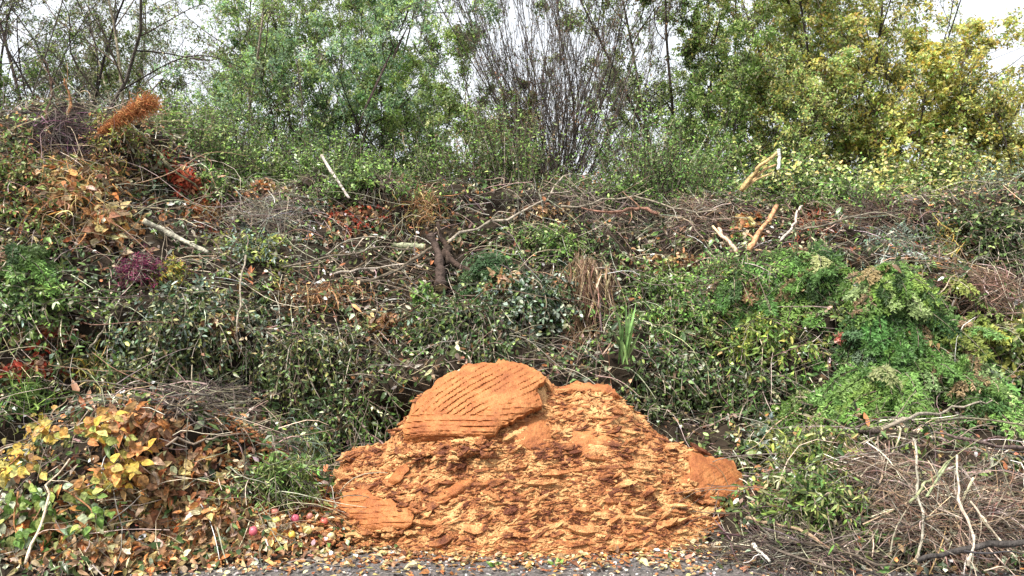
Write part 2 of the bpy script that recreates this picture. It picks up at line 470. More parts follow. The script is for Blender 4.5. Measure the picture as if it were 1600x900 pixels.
# ------------------------------------------------------------------ single leaves as parts: shared blade meshes
def blade_mesh(k, toothed):
    """one broad leaf along +X with midrib crease, curl, wavy rim and a stalk"""
    r = np.random.default_rng(100 + k)
    st = [0, .12, .3, .5, .7, .87, 1.0]
    wd = [0.0, .20, .30, .29, .21, .10, 0.0]
    curl = r.uniform(-.5, 1.1); bend = r.uniform(-.35, .35); fold = r.uniform(.1, 1.0)
    V, F = [], []
    def mid(t): return np.array([t, bend * t * t * .5, -curl * t * t * .45 + .03])
    V.append(mid(0))
    for t, w in list(zip(st, wd))[1:-1]:
        wl = w * r.uniform(.85, 1.12); wr = w * r.uniform(.85, 1.12)
        m = mid(t); z = fold * w
        V += [m + [r.normal(0, .012), wl, z + r.normal(0, .03)], m, m + [r.normal(0, .012), -wr, z + r.normal(0, .03)]]
    V.append(mid(1.0))
    last = len(V) - 1
    F += [(0, 2, 1), (0, 3, 2)]
    for i in range(4):
        b = 1 + i * 3
        F += [(b, b + 1, b + 4, b + 3), (b + 1, b + 2, b + 5, b + 4)]
    b = 13
    F += [(b, b + 1, last), (b + 1, b + 2, last)]
    s0 = len(V)
    for (x, z) in ((0.01, .03), (-.25, -.02)):
        V += [np.array([x, .009, z]), np.array([x, -.009, z]), np.array([x, 0, z + .018])]
    F += [(s0, s0 + 1, s0 + 4, s0 + 3), (s0 + 1, s0 + 2, s0 + 5, s0 + 4), (s0 + 2, s0, s0 + 3, s0 + 5)]
    me = bpy.data.meshes.new("leaf_blade"); me.from_pydata([tuple(v) for v in V], [], F); me.materials.append(M_LEAF_OBJ)
    for p in me.polygons: p.use_smooth = True
    return me
BLADES = [blade_mesh(k, False) for k in range(9)]

def leaf_objects(parent, P, D, U, L, colors, aspect=1.0):
    """single leaf parts; P world points, D direction, U up"""
    base = Vector(parent.location)
    for i in range(len(P)):
        d = Vector(D[i]).normalized(); u = Vector(U[i]); s = u.cross(d)
        if s.length < 1e-4: s = Vector((0, 0, 1)).cross(d)
        s.normalize(); n = d.cross(s)
        o = bpy.data.objects.new("leaf", BLADES[i % len(BLADES)])
        COL.objects.link(o); o.parent = parent
        l = float(L[i])
        R = Matrix((d, s, n)).transposed().to_4x4()
        o.matrix_local = Matrix.Translation(Vector(P[i]) - base) @ R @ Matrix.Diagonal((l, l * aspect, l, 1))
        o.color = (*[float(c) for c in colors[i]], 1)

# ------------------------------------------------------------------ plant matter builders
def spray_heap(label, cat, cx, cy, rx, ry, pal, n, name="cutting_heap", L=0.35, leaf=(0.06, 0.028), per=2, bulge=0.18,
               mat=None, stem=BARK, detail=1, droop=0.5, singles=0, ang=0, aspect=1.0, group=None, hang=0.0, curl=.15):
    P, N, R = sample(cx, cy, rx, ry, n, ang=ang)
    t = thing(name, label, cat, P.mean(0), group)
    out = unit(N + np.array([0, -0.5, 0.3]))
    P = P + out * ((1 - R ** 2) * bulge * rng.uniform(0.2, 1.0, len(P)))[:, None]
    D = unit(out * 0.6 + rnd_dir(len(P)) * 0.9 + np.array([0, -.15, 0.15 - hang]))
    paths = arcs(P - D * L * 0.15, D, L * rng.uniform(.6, 1.3, len(P)), 7, droop)
    sm = Mesh(); tubes(sm, paths, np.linspace(.0045, .0015, 7)[None, :] * rng.uniform(.7, 1.5, (len(P), 1)), pick(stem, len(P)), 3)
    part("stem", sm, M_TWIG, t, kind="stuff")
    lm = Mesh(); side_leaves(lm, paths, per, leaf[0], leaf[1], pal, detail, curl=curl)
    part("foliage", lm, mat or M_LEAF, t, kind="stuff")
    if singles:
        k = rng.choice(len(P), min(singles, len(P)), replace=len(P) < singles)
        Q = paths[k, rng.integers(3, 7, len(k))] + out[k] * .04
        D2 = unit(rnd_dir(len(k)) + np.array([0, -.3, -.5])); U2 = unit(np.array([0, -.8, .7]) + rnd_dir(len(k)) * .6)
        leaf_objects(t, Q, D2, U2, leaf[0] * rng.uniform(.9, 1.5, len(k)), pick(pal, len(k)), aspect)
    return t

def conifer_heap(label, cx, cy, rx, ry, pal, n, L=0.42, bulge=0.25, name="conifer_cutting", ang=0):
    """flat feathery fronds, each a stem with two rows of twiglets set with needles"""
    P, N, R = sample(cx, cy, rx, ry, n, ang=ang)
    t = thing(name, label, "conifer cuttings", P.mean(0))
    out = unit(N + np.array([0, -0.5, 0.35]))
    P = P + out * ((1 - R ** 2) * bulge * rng.uniform(.15, 1, len(P)))[:, None]
    D = unit(out * 0.35 + np.array([0, -.25, 0.1]) + rnd_dir(len(P)) * np.array([1, .5, .5]))
    n1 = 10
    LL = L * rng.uniform(.6, 1.2, len(P))
    paths = arcs(P - D * L * .3, D, LL, n1, 0.55, 0.05)
    sm = Mesh(); tubes(sm, paths, np.linspace(.005, .0015, n1)[None, :] * np.ones((len(P), 1)), pick(BARK, len(P)), 3)
    part("stem", sm, M_TWIG, t, kind="stuff")
    tan = unit(np.gradient(paths, axis=1)); upv = unit(out + rnd_dir(len(P)) * .35)
    lm = Mesh()
    base = pick(pal, len(P), .12)
    for sgn in (-1, 1):
        s = unit(np.cross(tan, upv[:, None])) * sgn
        d2 = unit(s + tan * .8 + rng.normal(0, .15, s.shape))
        l2 = LL[:, None] * .30 * np.linspace(1, .35, n1)[None, :] * rng.uniform(.7, 1.2, (len(P), n1))
        pp = paths.reshape(-1, 3); dd = d2.reshape(-1, 3); ll = l2.reshape(-1)
        sub = arcs(pp, dd, ll, 6, 0.45, 0.06)
        st = unit(np.gradient(sub, axis=1)); uu = np.repeat(upv, n1, 0)[:, None]
        ss = unit(np.cross(st, uu))
        cb = np.repeat(np.repeat(base, n1, 0), 5, 0)
        for g2 in (-1, 1, 0):
            q = sub[:, 1:] if g2 else sub[:, 1:] * .5 + sub[:, :-1] * .5
            dq = (ss[:, 1:] * g2 * .9 + st[:, 1:] * .9 + rng.normal(0, .45, q.shape)).reshape(-1, 3)
            K = len(dq)
            leaves(lm, q.reshape(-1, 3), dq, unit(uu.repeat(5, 1).reshape(-1, 3) + rng.normal(0, .3, (K, 3))),
                   .032 * rng.uniform(.6, 1.4, K), .015, cb * rng.uniform(.65, 1.45, (K, 1)), 0, .2)
    part("foliage", lm, M_LEAF, t, kind="stuff")
    return t

def straw_heap(label, cat, cx, cy, rx, ry, pal, n, L=0.3, W=0.010, name="straw_tuft", hang=0.5, bulge=.15, droop=.8, ang=0, mat=None, wob=.22):
    P, N, R = sample(cx, cy, rx, ry, n, ang=ang)
    t = thing(name, label, cat, P.mean(0))
    out = unit(N + np.array([0, -0.6, 0.2]))
    P = P + out * ((1 - R ** 2) * bulge * rng.uniform(0, 1, len(P)))[:, None]
    D = unit(out * .45 + rnd_dir(len(P)) * 1.1 + np.array([0, -.05, -hang * .7]))
    paths = arcs(P - D * L * .2, D, L * rng.uniform(.3, 1.3, len(P)), 7, droop * .7 * rng.uniform(0, 1.3, len(P)), wob)
    m = Mesh(); strips(m, paths, W * rng.uniform(.5, 1.5, len(P)), pick(pal, len(P), .2))
    part("dry_stalk" if pal is not G_BRIGHT else "blade", m, mat or M_DRY, t, kind="stuff")
    return t

def twig_heap(label, cx, cy, rx, ry, pal, n, L=0.5, r=0.004, name="twig_heap", main=0.0, cat="twigs", bulge=.2, ang=0, singles=14, stand=0.0, droop=.15):
    """criss-cross twigs; the larger ones are parts of their own"""
    P, N, R = sample(cx, cy, rx, ry, n, ang=ang)
    t = thing(name, label, cat, P.mean(0))
    out = unit(N + np.array([0, -0.5, 0.3]))
    P = P + out * ((1 - R ** 2) * bulge * rng.uniform(.1, 1, len(P)))[:, None]
    lie = unit(np.cross(out, rnd_dir(len(P))))
    lie[:, 0] = lie[:, 0] * 1.5 + math.cos(main) * rng.choice([-1, 1], len(P)) * .5
    D = unit(lie + out * rng.uniform(-.1, .55, (len(P), 1)) + np.array([0, 0, stand]))
    LL = L * rng.uniform(.4, 1.3, len(P))
    paths = arcs(P - D * LL[:, None] * .5, D, LL, 7, droop, .09)
    rad = r * rng.uniform(.4, 1.5, (len(P), 1)) * np.linspace(1, .45, 7)[None, :]
    col = pick(pal, len(P), .2)
    k = np.argsort(-rad[:, 0])[:singles]; rest = np.setdiff1d(np.arange(len(P)), k)
    m = Mesh(); tubes(m, paths[rest], rad[rest], col[rest], 3)
    # fine side shoots
    q = np.repeat(paths[rest][:, 2:6:2].reshape(-1, 3), 1, 0)
    tq = unit(np.gradient(paths[rest], axis=1))[:, 2:6:2].reshape(-1, 3)
    sh = arcs(q, unit(tq + rnd_dir(len(q)) * .8), L * .35 * rng.uniform(.4, 1.2, len(q)), 5, .1, .08)
    tubes(m, sh, r * .35 * np.linspace(1, .4, 5)[None, :] * np.ones((len(q), 1)), np.repeat(col[rest], 2, 0), 3)
    part("fine_twig", m, M_TWIG, t, kind="stuff")
    for i in k:
        mm = Mesh(); tubes(mm, paths[i:i + 1], rad[i:i + 1] * 1.5, col[i:i + 1], 5)
        part("stick", mm, M_WOOD, t, smooth=True)
    return t

def catmull(pts, n):
    p = np.array(pts, float)
    if len(p) == 2: return p[0] + (p[1] - p[0]) * np.linspace(0, 1, n)[:, None]
    q = np.concatenate([[2 * p[0] - p[1]], p, [2 * p[-1] - p[-2]]])
    out = []
    for u in np.linspace(0, len(p) - 1 - 1e-6, n):
        i = int(u); f = u - i
        a, b, c, d = q[i:i + 4]
        out.append(.5 * ((2 * b) + (-a + c) * f + (2 * a - 5 * b + 4 * c - d) * f * f + (-a + 3 * b - 3 * c + d) * f ** 3))
    return np.array(out)

def branch(label, pts, r0, r1, pal, twigs=5, name="fallen_branch", cat="branch", off=.10, depth=None, tw_len=.25, sides=7, n=14, cut=True, knob=.12, forks=(), kink=1.0):
    """a stick or log lying on the bank through the given photo pixels; r in photo pixels; forks: extra limbs"""
    def world(pp):
        W = []
        for k, q in enumerate(pp):
            if len(q) == 3: W.append(at(*q)); continue
            h = hit_near(*q)
            W.append(h[0] + np.array([0, -off, off * .5]))
        return W
    W = world(pts)
    path = catmull(W, n)
    ln_ = np.linalg.norm(path[-1] - path[0]); kk = np.cumsum(rng.normal(0, .012 * ln_, (n, 3)), 0) * (kink if r0 < 6 else .3); kk -= np.linspace(0, 1, n)[:, None] * kk[-1]; path += kk
    dep = path[:, 1].mean()
    t = thing(name, label, cat, path[0])
    rr = .74 * np.linspace(r0, r1, n) / FX * dep * (1 + knob * rng.normal(0, 1, n))
    c = pick(pal, 1, .08)
    m = Mesh(); tubes(m, path[None], rr[None], c, sides)
    part("wood", m, M_WOOD, t, smooth=True)
    if cut and r0 > 3:
        e = unit(path[0] - path[1]); mm = Mesh()
        tubes(mm, np.stack([path[0] - e * .002, path[0] + e * .004])[None], np.array([[rr[0] * .93, rr[0] * .90]]), np.array([[.55, .42, .26]]), sides)
        part("cut_end", mm, M_WOOD, t)
    for f in forks:
        fw = catmull(world(f[0]), 9); mm = Mesh()
        tubes(mm, fw[None], (np.linspace(f[1], f[2], 9) / FX * dep)[None], pick(pal, 1, .1), 6)
        part("limb", mm, M_WOOD, t, smooth=True)
    for k in range(twigs):
        i = rng.integers(n // 4, n - 1); tg = unit(path[min(i + 1, n - 1)] - path[i - 1])
        d = unit(tg + rnd_dir(1)[0] * .9 + np.array([0, -.2, .1]))
        a = arcs(path[i:i + 1], d[None], tw_len * rng.uniform(.4, 1.3), 6, .1, .1)
        rb = max(rr[i] * .4, .0016)
        mm = Mesh(); tubes(mm, a, np.linspace(rb, rb * .45, 6)[None], pick(pal, 1, .15), 4)
        part("twig", mm, M_TWIG, t, smooth=True)
    return t

def leaf_heap(label, cat, cx, cy, rx, ry, pal, n_obj, n_stuff, L, name="leaf_heap", bulge=.12, aspect=1.0, ang=0, flat=0.5, mat=None, group=None):
    """a heap of loose leaves; the uppermost are parts of their own"""
    P, N, R = sample(cx, cy, rx, ry, n_obj + n_stuff, ang=ang)
    k = n_obj
    t = thing(name, label, cat, P.mean(0), group)
    out = unit(N * flat + np.array([0, -.45, .45]))
    lift = np.concatenate([rng.uniform(.5, 1.05, min(k, len(P))), rng.uniform(0, .75, max(len(P) - k, 0))])
    P = P + out * ((1.02 - R ** 2) * bulge * lift)[:, None] + out * .012
    D = unit(np.cross(out, rnd_dir(len(P))) + rnd_dir(len(P)) * .7 + np.array([0, 0, -.3]))
    U = unit(out + rnd_dir(len(P)) * .95)
    C = pick(pal, len(P), .18)
    LL = L * rng.uniform(.6, 1.25, len(P))
    leaf_objects(t, P[:k], D[:k], U[:k], LL[:k], C[:k], aspect)
    m = Mesh(); leaves(m, P[k:], D[k:], U[k:], LL[k:], LL[k:] * .5 * aspect, C[k:], 1, .3, .5)
    part("leaf_litter", m, mat or M_DRY, t, kind="stuff")
    return t

# ------------------------------------------------------------------ general cover of the bank
def surface_random(n, xlim, ylim, flat=.04):
    """points on the bank surface, uniform over its area"""
    q = BQ; c = BV[q].mean(1)
    ok = (c[:, 0] > xlim[0]) & (c[:, 0] < xlim[1]) & (c[:, 1] > ylim[0]) & (c[:, 1] < ylim[1]) & (c[:, 2] > -0.045)
    q = q[ok]
    a, b, cc, dd = (BV[q[:, i]] for i in range(4))
    nr = np.cross(cc - a, dd - b); ar = np.linalg.norm(nr, axis=1); nr = nr / np.maximum(ar[:, None], 1e-9)
    ar = np.where((c[ok][:, 2] < .07) & (c[ok][:, 1] < 5.9) & (np.abs(c[ok][:, 0] + .2) < 1.9), ar * flat, ar)
    k = rng.choice(len(q), n, p=ar / ar.sum())
    u, v = rng.random((n, 1)), rng.random((n, 1))
    p = a[k] * (1 - u) * (1 - v) + b[k] * u * (1 - v) + cc[k] * u * v + dd[k] * (1 - u) * v
    nn = nr[k]; nn = np.where(nn[:, 2:3] < 0, -nn, nn)
    return p, nn

def cover():
    # leafy prunings
    P, N = surface_random(5200, (-6.5, 6.5), (4.3, 9.6))
    clump = vnoise(P, 1.9, 41)
    out = unit(N + np.array([0, -.6, .2]))
    P = P + out * (np.clip(clump, 0, 1) * .16 * rng.random(len(P)))[:, None]
    D = unit(out * .5 + rnd_dir(len(P)) * .9 + np.array([0, -.1, -.25]))
    paths = arcs(P, D, .26 * rng.uniform(.5, 1.4, len(P)), 6, .6)
    m = Mesh()
    kinds = (vnoise(P, 1.3, 77) * 2 + rng.normal(0, .5, len(P)))
    for lo, hi, pal, L, W in ((-9, -.7, G_DARK, .055, .026), (-.7, .3, MIX, .06, .024), (.3, .9, MIX, .045, .022), (.9, 9, G_MID, .05, .022)):
        s = (kinds >= lo) & (kinds < hi)
        szv = rng.choice([.7, 1.0, 1.5], s.sum(), p=[.35, .4, .25])
        for z_ in (.7, 1.0, 1.5):
            pz = paths[s][szv == z_]
            if len(pz): side_leaves(m, pz, 2, L * z_, W * z_, pal, 1, curl=.25)
    o = link("garden_cuttings", m.data("garden_cuttings"), M_WAXY, kind="stuff")
    tag(o, "mixed green and brown leafy prunings covering the whole bank", "garden waste", "stuff")
    m = Mesh(); tubes(m, paths, np.linspace(.004, .0012, 6)[None] * rng.uniform(.6, 1.4, (len(P), 1)), pick(BARK, len(P), .25), 3)
    P, N = surface_random(9500, (-6.5, 6.5), (4.3, 9.6))
    out = unit(N + np.array([0, -.5, .3]))
    P = P + out * (rng.random(len(P)) * .12)[:, None]
    D = unit(np.cross(out, rnd_dir(len(P))) * np.array([1.4, .7, .8]) + out * rng.uniform(-.15, .5, (len(P), 1)))
    pa = arcs(P, D, .42 * rng.uniform(.3, 1.4, len(P)), 6, .2, .1)
    tubes(m, pa, .0026 * rng.uniform(.5, 1.7, (len(P), 1)) * np.linspace(1, .4, 6)[None], pick(BARK + BARK_P[:2], len(P), .25), 3)
    P, N = surface_random(650, (-6.5, 6.5), (4.6, 9.4))
    out = unit(N + np.array([0, -.5, .3])); P = P + out * .10 * rng.random((len(P), 1))
    D = unit(np.cross(out, rnd_dir(len(P))) * np.array([1.5, .6, .8]) + out * rng.uniform(-.05, .4, (len(P), 1)))
    pa = arcs(P, D, .85 * rng.uniform(.4, 1.4, len(P)), 10, .15, .12)
    tubes(m, pa, .0042 * rng.uniform(.5, 1.6, (len(P), 1)) * np.linspace(1, .3, 10)[None], pick(BARK_P[2:] + BARK + BARK_R[:2], len(P), .2), 4)
    o = link("twig_litter", m.data("twig_litter"), M_TWIG, kind="stuff")
    tag(o, "thin grey and brown twigs tangled all over the bank", "twigs", "stuff")
    # dead leaves and scraps
    P, N = surface_random(20000, (-6.5, 6.5), (4.3, 9.6), 1.0)
    out = unit(N + np.array([0, -.4, .3])); P = P + out * (rng.random(len(P)) * .09)[:, None]
    m = Mesh(); leaves(m, P, unit(np.cross(out, rnd_dir(len(P))) + rnd_dir(len(P)) * .5), unit(out + rnd_dir(len(P)) * .6),
                       .05 * rng.uniform(.5, 1.4, len(P)), .026, pick(MIX + [(3, (.20, .11, .06)), (3.5, (.50, .43, .32)), (1.6, (.36, .17, .08)), (1, (.6, .56, .48))], len(P), .25), 1, .3)
    o = link("dead_leaves", m.data("dead_leaves"), M_DRY, kind="stuff")
    tag(o, "dead brown and pale leaves scattered through the cuttings", "leaves", "stuff")
cover()

# ------------------------------------------------------------------ named heaps on the bank, roughly top left to bottom right
twig_heap("dark purplish heap of fine twigs on the left crest of the bank", 95, 215, 60, 50, BARK_D + [(2, (.13, .07, .10))], 420, .4, .003, cat="twigs")
spray_heap("olive and yellowish weedy growth at the far left of the crest", "garden waste", 30, 290, 70, 90, OLIVE + G_BRIGHT[:2] + RUSTY[:2], 190, leaf=(.05, .022), L=.3)
leaf_heap("orange, tan and brown leaves mixed over the upper left heap", "leaves", 110, 300, 105, 60, ORANGE + STRAW + BROWN + OLIVE, 160, 750, .075, bulge=.2)
spray_heap("yellow-green weeds on the left heap just under the orange plume", "garden waste", 185, 225, 60, 40, G_YEL + RUSTY[:2], 150, leaf=(.045, .012), L=.22)
straw_heap("tan dry stalks sprawling across the upper left heap", "dry stalks", 110, 300, 120, 70, STRAW + RUSTY + ORANGE[:1], 700, L=.32, W=.009, hang=.2)
leaf_heap("trail of crimson dead leaves running down from the left crest", "leaves", 300, 300, 62, 20, RED, 90, 500, .075, ang=52, aspect=.8, bulge=.16)
leaf_heap("rust-orange leaf patch at the lower end of the crimson trail", "leaves", 318, 338, 40, 18, ORANGE, 60, 250, .07, aspect=.8, bulge=.14)
leaf_heap("curled orange-brown leaves in the middle of the left heap", "leaves", 170, 362, 55, 34, ORANGE + STRAW + BROWN, 110, 300, .10, bulge=.2)
spray_heap("bright green sprig at the foot of the left crest, right of the crimson leaves", "garden waste", 328, 292, 24, 20, G_BRIGHT, 45, leaf=(.05, .022), L=.22)
conifer_heap("dark green conifer branch at the left edge of the photo halfway up", 35, 415, 55, 32, G_CON, 38)
spray_heap("green leafy cuttings on the left edge below the dark conifer branch", "garden waste", 70, 475, 80, 40, G_MID, 150, mat=M_WAXY, leaf=(.06, .024))
spray_heap("magenta heather clippings in the left part of the bank", "heather", 228, 428, 34, 26, PURP, 80, leaf=(.03, .008), per=5, L=.16, name="heather_cutting", detail=0)
spray_heap("small yellow flowering clippings right beside the magenta heather", "garden waste", 270, 438, 22, 24, G_YEL + YEL[:1], 45, leaf=(.035, .014), per=3, L=.16)
leaf_heap("dull red leaves at the left edge above the fallen straw", "leaves", 75, 525, 48, 42, RED + BROWN, 60, 260, .08, aspect=.8)
leaf_heap("reddish brown twiggy leaf litter at the far left under the red leaves", "leaves", 40, 585, 60, 16, RED + BROWN, 50, 200, .07)
straw_heap("yellow straw tuft fallen in a curl on the left", "dry stalks", 150, 585, 40, 22, STRAW + YEL[:1], 150, L=.22, W=.010)
spray_heap("pale green clippings below the grey log on the left", "garden waste", 395, 398, 55, 32, G_YEL + G_SILV, 120, leaf=(.05, .02), L=.25)
twig_heap("mat of fine grey twigs right of the crimson leaf trail", 425, 345, 90, 45, BARK + [(2, (.3, .29, .28))], 620, .42, .0028)
leaf_heap("pinkish brown leaf patch on the crest between two dark clods", "leaves", 420, 288, 45, 20, BROWN + ORANGE, 50, 260, .06)
leaf_heap("red-brown dead leaves around the foot of the white stick", "leaves", 560, 345, 55, 26, BROWN + RED, 60, 320, .06)
straw_heap("rusty dead fern litter halfway up, left of the dark stump", "dead fern", 500, 462, 100, 24, RUSTY + RUSTY[:3] + BROWN, 420, L=.15, W=.009, name="dead_fern")
spray_heap("grey-green leafy cuttings across the left middle of the bank", "garden waste", 300, 500, 150, 50, G_DARK + G_SILV[:2] + OLIVE, 330, mat=M_WAXY, leaf=(.055, .024), hang=.5)
spray_heap("dark glossy hanging leaves above the hollow left of the orange pile", "garden waste", 480, 545, 140, 36, G_DARK + OLIVE[:2], 330, mat=M_WAXY, leaf=(.05, .02), hang=.8, bulge=.3)
spray_heap("dark glossy evergreen cuttings just behind the top of the orange pile", "garden waste", 730, 515, 120, 40, G_DARK + MIX[:4], 330, mat=M_WAXY, leaf=(.055, .026), hang=.6, bulge=.28)
spray_heap("green leafy cuttings at the foot of the bank left of the orange pile", "garden waste", 540, 640, 75, 40, G_MID + G_DARK, 200, mat=M_WAXY, leaf=(.055, .02), hang=.3)
spray_heap("green cuttings at the left under the curled straw", "garden waste", 250, 570, 110, 30, G_MID + OLIVE, 200, mat=M_WAXY, leaf=(.055, .022))
twig_heap("dark twig litter over the hollow above the autumn leaves", 330, 630, 110, 30, BARK_D + BARK[:2], 300, .4, .0035)
spray_heap("small bright green rosette left of the dark stump", "plant", 655, 470, 16, 14, G_BRIGHT, 22, leaf=(.05, .028), L=.12, name="leafy_sprig")
straw_heap("brown arched grass tussock on the crest above the dark stump", "dead grass", 665, 330, 42, 30, RUSTY + STRAW[:1], 320, L=.34, W=.006, name="grass_tussock", hang=-.2)
spray_heap("bright green privet cuttings on the bank right of the dark stump", "garden waste", 870, 385, 70, 32, G_BRIGHT + G_MID, 170, leaf=(.045, .02), L=.28)
conifer_heap("dark green yew sprig beside the dark stump's right limb", 770, 425, 34, 28, [(3, (.05, .10, .035)), (1, (.09, .16, .05))], 26, L=.3)
spray_heap("pale and dark ivy leaves low in the middle above the pile's peak", "ivy", 830, 470, 80, 34, G_DARK + G_SILV, 190, mat=M_WAXY, leaf=(.05, .03), name="ivy_cutting")
spray_heap("green leafy cuttings right of the dried brown fronds", "garden waste", 1035, 460, 75, 55, G_MID + G_BRIGHT[:2], 250, mat=M_WAXY, leaf=(.055, .022))
spray_heap("dark leafy cuttings hanging right behind the shoulder of the pile", "garden waste", 1050, 580, 80, 55, G_DARK + MIX[:3], 230, mat=M_WAXY, leaf=(.055, .026), hang=.6, bulge=.25)
spray_heap("mid green leafy mass beside the sword leaves, reaching right to the conifers", "garden waste", 1080, 500, 80, 44, G_BRIGHT + G_CON, 300, leaf=(.045, .022), hang=.1, bulge=.3)
spray_heap("fresh green small-leaved boughs under the two leaning sticks", "garden waste", 1150, 440, 80, 26, G_BRIGHT + G_CON, 240, leaf=(.04, .018), bulge=.25)
straw_heap("dried tan fronds in the middle of the bank over the pile's right shoulder", "dead fern", 915, 440, 46, 38, [(3, (.25, .165, .10)), (2, (.38, .27, .17)), (2, (.15, .095, .06)), (1, (.50, .38, .26))], 560, L=.36, W=.013, name="dead_fern", hang=3.2, bulge=.25, wob=.09)
straw_heap("thin brown roots hanging beneath the dried tan fronds", "roots", 895, 515, 48, 46, [(3, (.20, .125, .075)), (1, (.36, .25, .16))], 480, L=.5, W=.006, name="hanging_root", wob=.09, hang=3.0, bulge=.22)
twig_heap("wide grey tangle of bare branches along the crest right of centre", 930, 325, 150, 38, BARK + BARK_D, 560, .6, .0038, bulge=.25)
twig_heap("brown tangle of bare branches at the middle right of the crest", 1090, 350, 80, 45, BARK + BARK_R, 420, .5, .0038)
straw_heap("hanging pinkish red stems under the crest at the right", "dry stalks", 1262, 350, 34, 34, RED[1:] + BARK_R, 200, L=.26, W=.012, hang=1.0)
leaf_heap("golden brown dead leaves caught left of the thick leaning stick", "leaves", 1160, 355, 30, 22, ORANGE + STRAW, 50, 150, .08)
twig_heap("grey-brown brushwood under the crest right of the red stems", 1350, 345, 80, 34, BARK_D + BARK_R, 360, .45, .0035)
conifer_heap("highest bright green feathery conifer clump on the right", 1265, 425, 62, 44, G_CON + G_BRIGHT[:1], 60)
conifer_heap("broad green conifer mound right of the pink flower", 1385, 455, 88, 42, G_CON + G_BRIGHT[:2] + [(1, (.25, .3, .08))], 104)
conifer_heap("dark green conifer cuttings in the middle of the right side", 1385, 520, 85, 36, [(3, (.08, .17, .045)), (2, (.14, .26, .06))], 74)
conifer_heap("green conifer cuttings left of the highest feathery clump", 1165, 455, 75, 44, G_CON, 66, L=.34)
conifer_heap("blue-green conifer frond hanging in the middle of the right side", 1335, 565, 60, 26, G_BLUE, 34, ang=35)
conifer_heap("yellow-green conifer sprays on the far right", 1490, 530, 62, 30, G_CON + G_YEL[:2], 44)
conifer_heap("low rounded conifer mound above the white torn bark", 1455, 578, 66, 26, G_CON, 44)
conifer_heap("bright green conifer heap just above the pale forked branch", 1355, 628, 100, 44, G_BRIGHT + G_CON[:2], 130, bulge=.36)
conifer_heap("small green conifer sprays at the far right above the thin branches", 1540, 622, 56, 34, G_CON, 46)
spray_heap("drooping silvery green foliage over the conifer mounds", "garden waste", 1392, 385, 46, 36, G_SILV, 120, leaf=(.05, .012), per=3, hang=.9, L=.3)
straw_heap("drooping yellow dead plant at the upper right", "dead plant", 1478, 375, 26, 40, [(2, (.48, .34, .10)), (1, (.55, .42, .2))], 150, L=.3, W=.014, hang=1.0, name="dead_plant")
spray_heap("yellow-green variegated cuttings in the middle right", "garden waste", 1185, 525, 80, 40, G_YEL + G_BRIGHT[:2], 190, leaf=(.06, .024))
spray_heap("dark weedy growth in the hollow below the yellow-green cuttings", "garden waste", 1160, 600, 90, 40, G_DARK + G_MID[:1], 200, mat=M_WAXY, leaf=(.055, .02))
twig_heap("reddish brown twig tangle at the far right edge", 1540, 455, 75, 34, BARK_R, 420, .45, .0038)
spray_heap("dull green bramble growth at the right edge above the red twigs", "brambles", 1530, 370, 90, 55, G_DARK + MIX[:4], 260, leaf=(.05, .024))
spray_heap("pale broad-leaved cuttings at the far right edge halfway down", "garden waste", 1575, 540, 40, 45, G_YEL + OLIVE, 80, leaf=(.08, .035))
spray_heap("pale broad leaves fringing the rust-orange slab", "garden waste", 1190, 700, 32, 40, G_SILV + G_MID + OLIVE, 60, mat=M_WAXY, leaf=(.08, .034), L=.22)
spray_heap("olive leafy cuttings close to the right flank of the orange pile", "garden waste", 1262, 715, 72, 46, OLIVE + G_YEL + G_MID, 260, leaf=(.06, .018), L=.3)
spray_heap("green weeds at the foot of the bank right of the orange pile", "weeds", 1262, 795, 72, 42, G_MID + OLIVE, 230, leaf=(.055, .016), L=.25, name="weed_clump")
twig_heap("brown layered twigs right of the olive cuttings", 1370, 745, 75, 40, BARK_R + BARK, 520, .4, .0032, bulge=.15)
twig_heap("big brown brushwood heap in the right foreground", 1480, 815, 150, 80, BARK_R + BARK + [(1, (.3, .24, .18))], 1000, .5, .0034, name="brushwood_heap", bulge=.2, singles=30, stand=.25)
twig_heap("dark low brushwood at the foot of the pile in the right foreground", 1250, 872, 130, 26, BARK_D + BARK, 520, .5, .0032, name="brushwood_heap", bulge=.12, droop=.05)
straw_heap("green grass tuft standing at the left edge above the yellow leaves", "grass", 45, 628, 40, 30, G_BRIGHT, 150, L=.26, W=.010, hang=-.9, name="grass_tuft", mat=M_LEAF, droop=.35)
spray_heap("grassy green growth at the bank foot left of the orange pile", "weeds", 440, 755, 70, 24, G_MID + G_BRIGHT[:1] + OLIVE, 170, leaf=(.055, .009), per=3, L=.22, name="weed_clump")
straw_heap("grey-green hanging grass at the dark bank foot beside the pile", "grass", 480, 700, 55, 30, G_SILV + OLIVE, 200, L=.28, W=.007, name="grass_tuft", hang=.5)
leaf_heap("wilted brown leaves in a patch left of the thin hanging twig", "leaves", 340, 520, 50, 22, BROWN + RUSTY + STRAW[:1], 50, 170, .06, bulge=.22)
leaf_heap("crushed brown leaves scattered left of the pile's peak", "leaves", 600, 515, 60, 20, BROWN + RUSTY + STRAW[:1], 50, 170, .06, bulge=.22)
leaf_heap("brown and pale wilted leaves right of the dark stump", "leaves", 790, 455, 50, 18, BROWN + RUSTY + STRAW[:1], 50, 170, .06, bulge=.22)
leaf_heap("tan dead leaves caught on the green cuttings left of the conifers", "leaves", 1060, 420, 60, 22, BROWN + RUSTY + STRAW[:1], 50, 170, .06, bulge=.22)
leaf_heap("brown dead leaves lying over the conifer mounds at the right", "leaves", 1420, 560, 70, 22, BROWN + RUSTY + STRAW[:1], 50, 170, .06, bulge=.22)
leaf_heap("rust brown leaves between the crest twigs and the bright privet", "leaves", 860, 345, 70, 16, BROWN + RUSTY + STRAW[:1], 50, 170, .06, bulge=.22)
